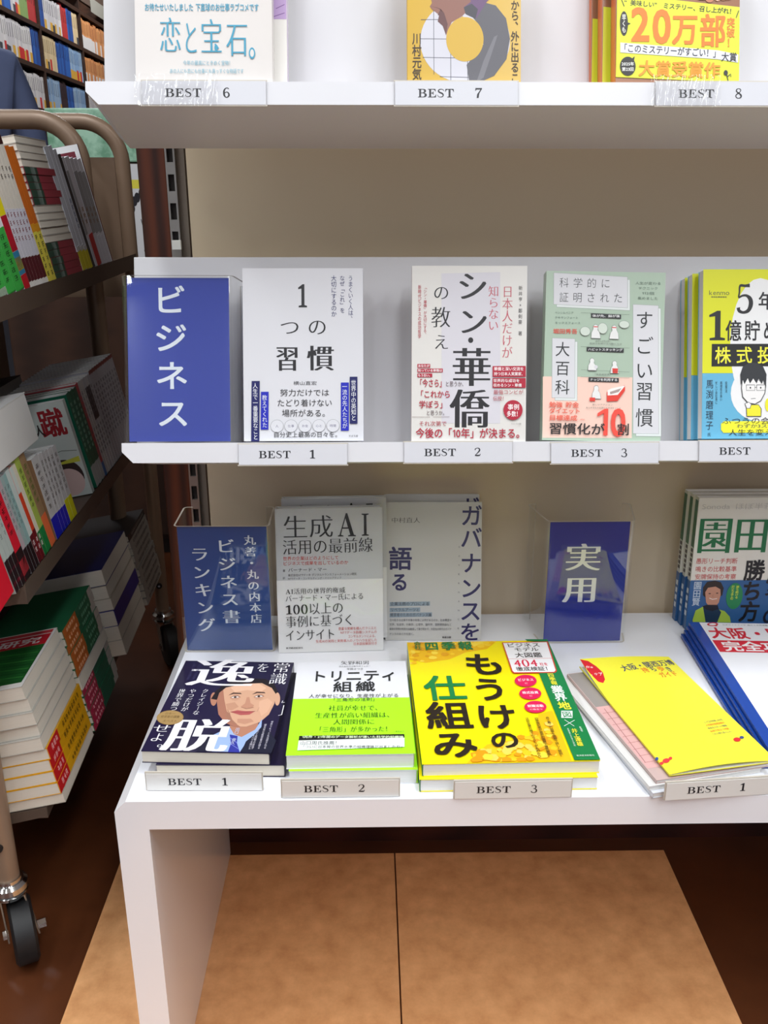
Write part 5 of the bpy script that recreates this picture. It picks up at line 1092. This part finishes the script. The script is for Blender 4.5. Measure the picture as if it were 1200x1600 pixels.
# ---- bottom tier piles
A = []
for i in range(9):
    if i < 5: A.append((0.165, 0.12, 0.0188, (190, 186, 178), 'L', (), (), ('paperback with a green and red cover, top of the nearest pile' if i == 0 else 'thick paperback turned fore-edge out, %s from the top of the nearest bottom pile' % ORD_[i]), None if i == 0 else 'fore-edge-out paperbacks in the nearest pile'))
    else: A.append((0.165, 0.12, 0.0175, (226, 166, 20), 'R', ((0, 0.28, (206, 30, 34)),), ((0.36, 0.9, (96, 66, 10)), (0.04, 0.24, (240, 190, 190))), 'thick paperback with yellow spine and red end, %s yellow one down the nearest pile' % ORD_[i-5], 'yellow-spined paperbacks in the nearest pile'))
A.append((0.160, 0.11, 0.0155, (190, 182, 168), 'L', (), (), 'paperback at the very bottom of the nearest pile', None))
topA = pile(2, 1.028, 0.0, A, 'a', 0.003)
o = [q for q in bpy.data.objects if q.get('label') == 'paperback with a green and red cover, top of the nearest pile'][0]
p = pprint(o, 0.12, 0.165); p.rect(0, 0, .12, .165, (232, 228, 224)); p.rect(0.004, 0.012, 0.116, 0.118, (30, 92, 40))
for q in range(9): p.line([(0.006, 0.018+0.011*q), (0.05, 0.024+0.011*q), (0.114, 0.016+0.0112*q)], 0.0016, (60, 140, 60) if q % 2 else (18, 60, 26))
p.rect(0.004, 0.118, 0.116, 0.150, (190, 30, 44)); p.text('大研究', 0.06, 0.134, 0.09, 0.02, (236, 226, 226), 'B'); p.rect(0.004, 0.152, 0.116, 0.162, (196, 60, 66)); p.build(o)
B_ = []
for i in range(13):
    if i < 6: B_.append((0.165, 0.12, 0.0128, (40, 110, 74), 'R', ((0, 0.42, (196, 104, 44)), (0.42, 0.86, (34, 104, 74)), (0.86, 1, (200, 190, 180))), ((0.06, 0.36, (236, 190, 150)), (0.5, 0.8, (110, 160, 130))), 'paperback with an orange and green spine, %s from the top of the second pile' % ORD_[i], 'orange and green paperbacks in the second pile'))
    elif i == 6: B_.append((0.168, 0.12, 0.022, (190, 186, 182), 'L', (), (), 'thick pale paperback in the middle of the second pile', None))
    else: B_.append((0.165, 0.12, 0.0115, (40, 110, 74), 'R', ((0, 0.4, (176, 44, 76)), (0.4, 0.85, (30, 100, 78)), (0.85, 1, (190, 186, 180))), ((0.06, 0.36, (230, 170, 180)),), 'paperback with a crimson and green spine, %s such one down the second pile' % ORD_[i-7], 'crimson and green paperbacks in the second pile'))
pile(2, 1.200, 0.0, B_, 'b', 0.0025)
C_ = [(0.19, 0.14, 0.030, (30, 40, 110), 'L', (), (), 'thick book with a dark blue cover, top of the third pile', None), (0.19, 0.14, 0.024, (186, 176, 160), 'L', (), (), 'thick book second from the top of the third pile', None), (0.19, 0.14, 0.022, (186, 176, 160), 'L', (), (), 'thick book third from the top of the third pile', None),
      (0.19, 0.14, 0.030, (34, 40, 140), 'R', (), (), 'deep blue book low in the third pile, spine outward', None), (0.185, 0.14, 0.028, (180, 176, 168), 'L', (), (), 'pale thick book near the bottom of the third pile', None), (0.185, 0.14, 0.030, (176, 170, 160), 'L', (), (), 'pale thick book at the bottom of the third pile', None)]
pile(2, 1.440, 0.0, C_, 'c', 0.003)
Dd = [(0.16, 0.13, 0.012, (40, 34, 34), 'R', (), ((0.1, 0.9, (150, 146, 140)),), 'black-covered book on top of the farthest pile', None)]
for i in range(9): Dd.append((0.16, 0.13, 0.0150, (150, 146, 140), 'R', (), ((0.1, 0.9, (90, 86, 80)),), 'grey paperback, %s under the black one in the farthest bottom pile' % ORD_[i], 'grey paperbacks in the farthest pile'))
pile(2, 1.644, 0.0, Dd, 'd', 0.003)
E_ = [(0.17, 0.11, 0.02, (34, 30, 50), 'R', (), (), 'dark book on top of the inner pile, behind the nearest ones', None)]
for i in range(8): E_.append((0.17, 0.11, 0.02, (150, 146, 140), 'L', (), (), 'paperback in the shaded inner pile of the bottom tier, %s under the dark one' % ORD_[i], 'paperbacks in the inner pile'))
pile(2, 1.10, 0.128, E_, 'e', 0.002)

# ================================================================== behind the trolley
CAB = wood_mat('dark_cabinet_wood', (44, 26, 18), (64, 40, 28), (1, 1, 6), 0.5, 2, 3)
t = empty('display_cabinet', Matrix.Translation((-0.9, 2.42, 0)), 'dark brown cabinet standing behind the trolley', 'cabinet')
b = MB(); b.box(-0.06, 0.46, 0.02, 0.48, 0.05, 1.065, CAB); b.build('body', t, bevel=0.002)
b = MB(); b.box(-0.04, 0.44, 0.04, 0.46, 0.0, 0.05, DARKM); b.build('plinth', t)
for x in (-0.05, 0.205):
    b = MB(); b.box(x, x+0.245, 0.0, 0.0195, 0.07, 1.05, CAB); d = b.build('door', t, bevel=0.002)
    b = MB(); b.tube([(x+0.22, -0.012, 0.62), (x+0.22, -0.012, 0.72)], 0.005, STEEL, 8); b.build('handle', d)
GREEN = mottled('green_marbled_board', (104, 152, 124), (160, 200, 176), 26, 0.5, 8, 0.38, 0.62)
b = MB(); b.box(-0.80, -0.47, 2.44, 2.88, 1.067, 1.192, GREEN); tag(b.build('green_box', bevel=0.004), 'green marbled box on the dark cabinet, seen through the trolley handles', 'box')
def poster(name, x0, x1, Y, z0, z1, label):
    r_ = empty(name, Matrix.Translation((x0, Y, z0)), label, 'poster'); b = MB(); w, h = x1-x0, z1-z0
    b.box(0, w, 0, 0.0015, 0, h, mat((206, 206, 210), 0.45, 0, 0)); b.build('sheet', r_)
    p = Print(w, h); p.rect(0.002, h*0.78, w-0.002, h*0.86, (216, 206, 70)); p.rect(0.002, 0.0, w-0.002, h*0.12, (30, 26, 40))
    rnd = random.Random(5)
    for q in range(9): p.ell(0.012+rnd.random()*(w-0.024), h*(0.55+0.2*rnd.random()), 0.007, 0.012, (30, 28, 36))
    for q in range(6): x = 0.01+rnd.random()*(w-0.03); p.line([(x, h*0.2), (x+0.006, h*0.34), (x-0.002, h*0.5)], 0.0018, (60, 58, 64))
    p.build(r_, 'print')
poster('magazine_poster', -0.655, -0.535, 2.4170, 0.80, 1.062, 'black and white poster with a yellow bar on the cabinet door, beside the wooden upright')

# bookcase along the left wall
BCX = -2.3
BCW = wood_mat('walnut_shelving', (52, 30, 20), (84, 52, 36), (1, 1, 8), 0.45, 2, 3)
t = empty('bookcase', Matrix.Translation((BCX, 7.0, 0)), 'long dark brown wall bookcase filled with paperbacks, far left background', 'bookcase')
ZS = [0.30, 0.64, 0.96, 1.28, 1.565, 1.845, 2.115, 2.385]; YD = [3.9, 4.7, 5.5, 6.3, 7.14, 8.15, 9.1, 9.7]
for z in ZS:
    b = MB(); b.box(-0.28, 0.0, YD[0]-7, YD[-1]-7, z-0.028, z, BCW); b.build('shelf', t)
for y in YD:
    b = MB(); b.box(-0.28, 0.002, y-7-0.014, y-7+0.014, 0.0, 2.62, BCW); b.build('upright', t)
b = MB(); b.box(-0.295, -0.28, YD[0]-7, YD[-1]-7, 0, 2.62, BCW); b.build('back_panel', t)
b = MB(); b.box(-0.02, 0.004, YD[0]-7, YD[-1]-7, 2.46, 2.62, mat((84, 66, 56), 0.6)); hd = b.build('header_board', t)
P_ = onX(155, 18, BCX)
b = MB(); b.box(0.005, 0.008, P_.y-7-0.28, P_.y-7+0.28, P_.z-0.05, P_.z+0.06, mat((150, 146, 136), 0.5)); b.build('sign_plate', hd)
rnd = random.Random(11)
pal = {'w': [(206, 200, 200), (196, 190, 192), (214, 208, 206)], 'b': [(30, 76, 150), (24, 66, 140), (36, 92, 170)], 'l': [(130, 160, 196), (150, 174, 200)], 'o': [(206, 138, 84), (214, 150, 96), (196, 126, 78)], 't': [(206, 180, 140), (214, 190, 150)], 'r': [(180, 44, 44)], 'g': [(130, 156, 90)], 'd': [(50, 30, 40)]}
names = {'w': 'white', 'b': 'dark blue', 'l': 'pale blue', 'o': 'orange', 't': 'tan', 'r': 'red', 'g': 'green', 'd': 'dark'}
meshes = {}
def bb(y, z, t_, h, code, foot=None):
    c_ = rnd.choice(pal[code]); key = (c_, foot)
    if key not in meshes:
        b = MB(); b.box(-0.13, 0, 0, 1, 0, 1, mat(c_, 0.55, 0, 0))
        if foot: b.box(-0.129, 0.0015, 0.02, 0.98, 0.001, foot[0], mat(foot[1], 0.55, 0, 0)); 
        b.box(-0.01, 0.0012, 0.35, 0.65, 0.52, 0.9, mat(tuple(int(v*0.72) for v in c_), 0.55, 0, 0))
        meshes[key] = b.build('tmp'); me = meshes[key].data; bpy.data.objects.remove(meshes[key]); meshes[key] = me
    o = bpy.data.objects.new('shelved_book', meshes[key]); COL.objects.link(o); o.location = (BCX-0.012, y, z+0.0005); o.scale = (1, t_, h)
    zi = min(range(len(ZS)), key=lambda q: abs(ZS[q]-z)); bay = sum(1 for v in YD if v < y)
    tag(o, '%s-spined book %s of the wall bookcase, %s visible bay' % (names[code], ('at the foot', 'low', 'at waist height', 'at chest height', 'in the lowest visible row', 'in the middle row', 'in the top row', 'under the header')[zi], ('', '', '', '', 'nearest', 'middle', 'farthest', '')[bay]), 'book', '%s books, bookcase row %d bay %d' % (names[code], zi, bay))
WF = [(0.34, (196, 40, 40)), (0.25, (60, 60, 66)), None, None, (0.3, (210, 160, 60)), None]
def fill(z, y0, y1, seq):
    """seq: list of (code, share)"""
    y = y0+0.018; tot = sum(q for _, q in seq)
    for code, q in seq:
        ye = y + (y1-y0-0.036)*q/tot
        while y < ye-0.015:
            t_ = min(rnd.uniform(0.030, 0.052), ye-y); bb(y, z, t_-0.001, rnd.uniform(0.205, 0.225) if code in 'wot' else rnd.uniform(0.21, 0.235), code, (0.45, (214, 208, 206)) if code == 'o' and rnd.random() < .6 else (rnd.choice(WF) if code in 'wlt' else None)); y += t_
rows = {2.115: {3: 'wbwgr', 4: 'bwwwrbt', 5: 'ooo'}, 1.845: {3: 'wwwwb', 4: 'ttbbll', 5: 'oow'}, 1.565: {3: 'www', 4: 'lldbll', 5: 'ww'}}
for z, bays in rows.items():
    for bi, sq in bays.items(): fill(z, YD[bi], YD[bi+1], [(c_, 1) for c_ in sq])
# ---- customer, mostly outside the frame
def skin(name, joints, edges, m, parent, sub=2):
    me = bpy.data.meshes.new(name); me.from_pydata([j[0] for j in joints], edges, []); o = bpy.data.objects.new(name, me); COL.objects.link(o)
    me.materials.append(m)
    md = o.modifiers.new('skin', 'SKIN'); md.use_smooth_shade = True
    for i, j in enumerate(joints):
        r_ = j[1]; me.skin_vertices[0].data[i].radius = (r_, r_) if not isinstance(r_, tuple) else r_
    me.skin_vertices[0].data[0].use_root = True
    sb = o.modifiers.new('sub', 'SUBSURF'); sb.levels = sb.render_levels = sub
    dg = bpy.context.evaluated_depsgraph_get(); nm = bpy.data.meshes.new_from_object(o.evaluated_get(dg)); bpy.data.objects.remove(o)
    o = bpy.data.objects.new(name, nm); COL.objects.link(o); o.parent = parent
    for p_ in nm.polygons: p_.use_smooth = True
    return o
sh = onY(20, 92, 3.1)
pr_ = empty('person', Matrix.Translation((sh.x-0.20, 3.1, 0)) @ Matrix.Scale(0.975, 4) @ Matrix.Rotation(R(35), 4, 'Z'), 'person in a slate-blue shirt seen from behind, browsing the bookcase, cut by the left edge', 'person')
SKN = mat((206, 160, 134), 0.5, 0, 0.03, 20, name='skin'); SHIRT = mat((84, 94, 128), 0.8, 0, 0.06, 30, name='slate_blue_cotton'); TRS = mat((44, 44, 52), 0.8, 0, 0.05, 30); HAIR = mat((26, 20, 18), 0.5, 0, 0.2, 60); SHOE = mat((24, 22, 22), 0.4)
J = [((0, 0, 0.95), (0.15, 0.10)), ((0, 0, 1.15), (0.14, 0.10)), ((0, 0, 1.36), (0.155, 0.105)), ((0, 0.0, 1.47), 0.062), ((0, 0.01, 1.53), 0.056), ((0, 0.02, 1.60), (0.075, 0.09)), ((0, 0.025, 1.67), (0.078, 0.095)), ((0, 0.01, 1.73), (0.05, 0.06))]
E2 = [(0,1),(1,2),(2,3),(3,4),(4,5),(5,6),(6,7)]
for sg in (-1, 1):
    n0 = len(J); J += [((sg*0.165, 0, 1.40), 0.058), ((sg*0.215, -0.01, 1.20), 0.046), ((sg*0.235, 0.02, 1.09), 0.040), ((sg*0.235, 0.09, 0.93), 0.032), ((sg*0.232, 0.12, 0.85), 0.024), ((sg*0.230, 0.135, 0.80), (0.020, 0.036))]
    E2 += [(2, n0), (n0, n0+1), (n0+1, n0+2), (n0+2, n0+3), (n0+3, n0+4), (n0+4, n0+5)]
    for fx, ln in ((-0.028, 0.060), (-0.010, 0.068), (0.009, 0.064), (0.027, 0.052)):
        n1 = len(J); J += [((sg*0.230, 0.14+fx*0.9, 0.765), 0.0095), ((sg*0.227, 0.142+fx, 0.765-ln*0.5), 0.0085), ((sg*0.219, 0.142+fx, 0.765-ln), 0.007)]; E2 += [(n0+5, n1), (n1, n1+1), (n1+1, n1+2)]
    n1 = len(J); J += [((sg*0.215, 0.172, 0.79), 0.0105), ((sg*0.205, 0.19, 0.755), 0.0085)]; E2 += [(n0+5, n1), (n1, n1+1)]
    n0 = len(J); J += [((sg*0.09, 0, 0.86), 0.085), ((sg*0.095, 0.01, 0.50), 0.055), ((sg*0.095, 0.0, 0.30), 0.048), ((sg*0.095, -0.02, 0.09), 0.034), ((sg*0.097, 0.03, 0.05), (0.036, 0.03)), ((sg*0.10, 0.12, 0.035), (0.038, 0.024))]
    E2 += [(0, n0), (n0, n0+1), (n0+1, n0+2), (n0+2, n0+3), (n0+3, n0+4), (n0+4, n0+5)]
skin('body', J, E2, SKN, pr_)
J = [((0, 0, 0.90), (0.168, 0.120)), ((0, 0, 1.12), (0.160, 0.118)), ((0, 0, 1.36), (0.175, 0.122)), ((0, 0, 1.465), (0.075, 0.075))]; E2 = [(0,1),(1,2),(2,3)]
for sg in (-1, 1): n0 = len(J); J += [((sg*0.170, 0, 1.405), 0.073), ((sg*0.220, -0.01, 1.21), 0.062), ((sg*0.240, 0.018, 1.09), 0.055), ((sg*0.238, 0.085, 0.94), 0.044)]; E2 += [(2, n0), (n0, n0+1), (n0+1, n0+2), (n0+2, n0+3)]
skin('shirt', J, E2, SHIRT, pr_)
J = [((0, 0, 0.96), (0.160, 0.112))]; E2 = []
for sg in (-1, 1): n0 = len(J); J += [((sg*0.09, 0, 0.84), 0.098), ((sg*0.095, 0.01, 0.50), 0.075), ((sg*0.095, -0.01, 0.12), 0.062)]; E2 += [(0, n0), (n0, n0+1), (n0+1, n0+2)]
skin('trousers', J, E2, TRS, pr_)
skin('hair', [((0, -0.02, 1.60), (0.080, 0.075)), ((0, -0.012, 1.68), (0.092, 0.098)), ((0, 0.012, 1.745), (0.074, 0.082))], [(0,1),(1,2)], HAIR, pr_)
for sg in (-1, 1): skin('shoe', [((sg*0.095, -0.05, 0.045), (0.042, 0.038)), ((sg*0.097, 0.05, 0.042), (0.046, 0.034)), ((sg*0.10, 0.155, 0.032), (0.044, 0.024))], [(0,1),(1,2)], SHOE, pr_)
b = MB()
for sg in (-1, 1): b.tube([(sg*0.030, 0.108, 1.655), (sg*0.030, 0.114, 1.655)], 0.011, mat((240, 240, 240), 0.3), 10); b.tube([(sg*0.030, 0.1145, 1.655), (sg*0.030, 0.1155, 1.655)], 0.005, DARKM, 8)
b.tube([(0, 0.105, 1.66), (0, 0.128, 1.625), (0, 0.118, 1.615)], [0.006, 0.011, 0.009], SKN, 8); b.tube([(-0.022, 0.104, 1.585), (0, 0.110, 1.583), (0.022, 0.104, 1.585)], 0.005, mat((170, 96, 90), 0.5), 8); b.build('face', pr_, smooth=True)
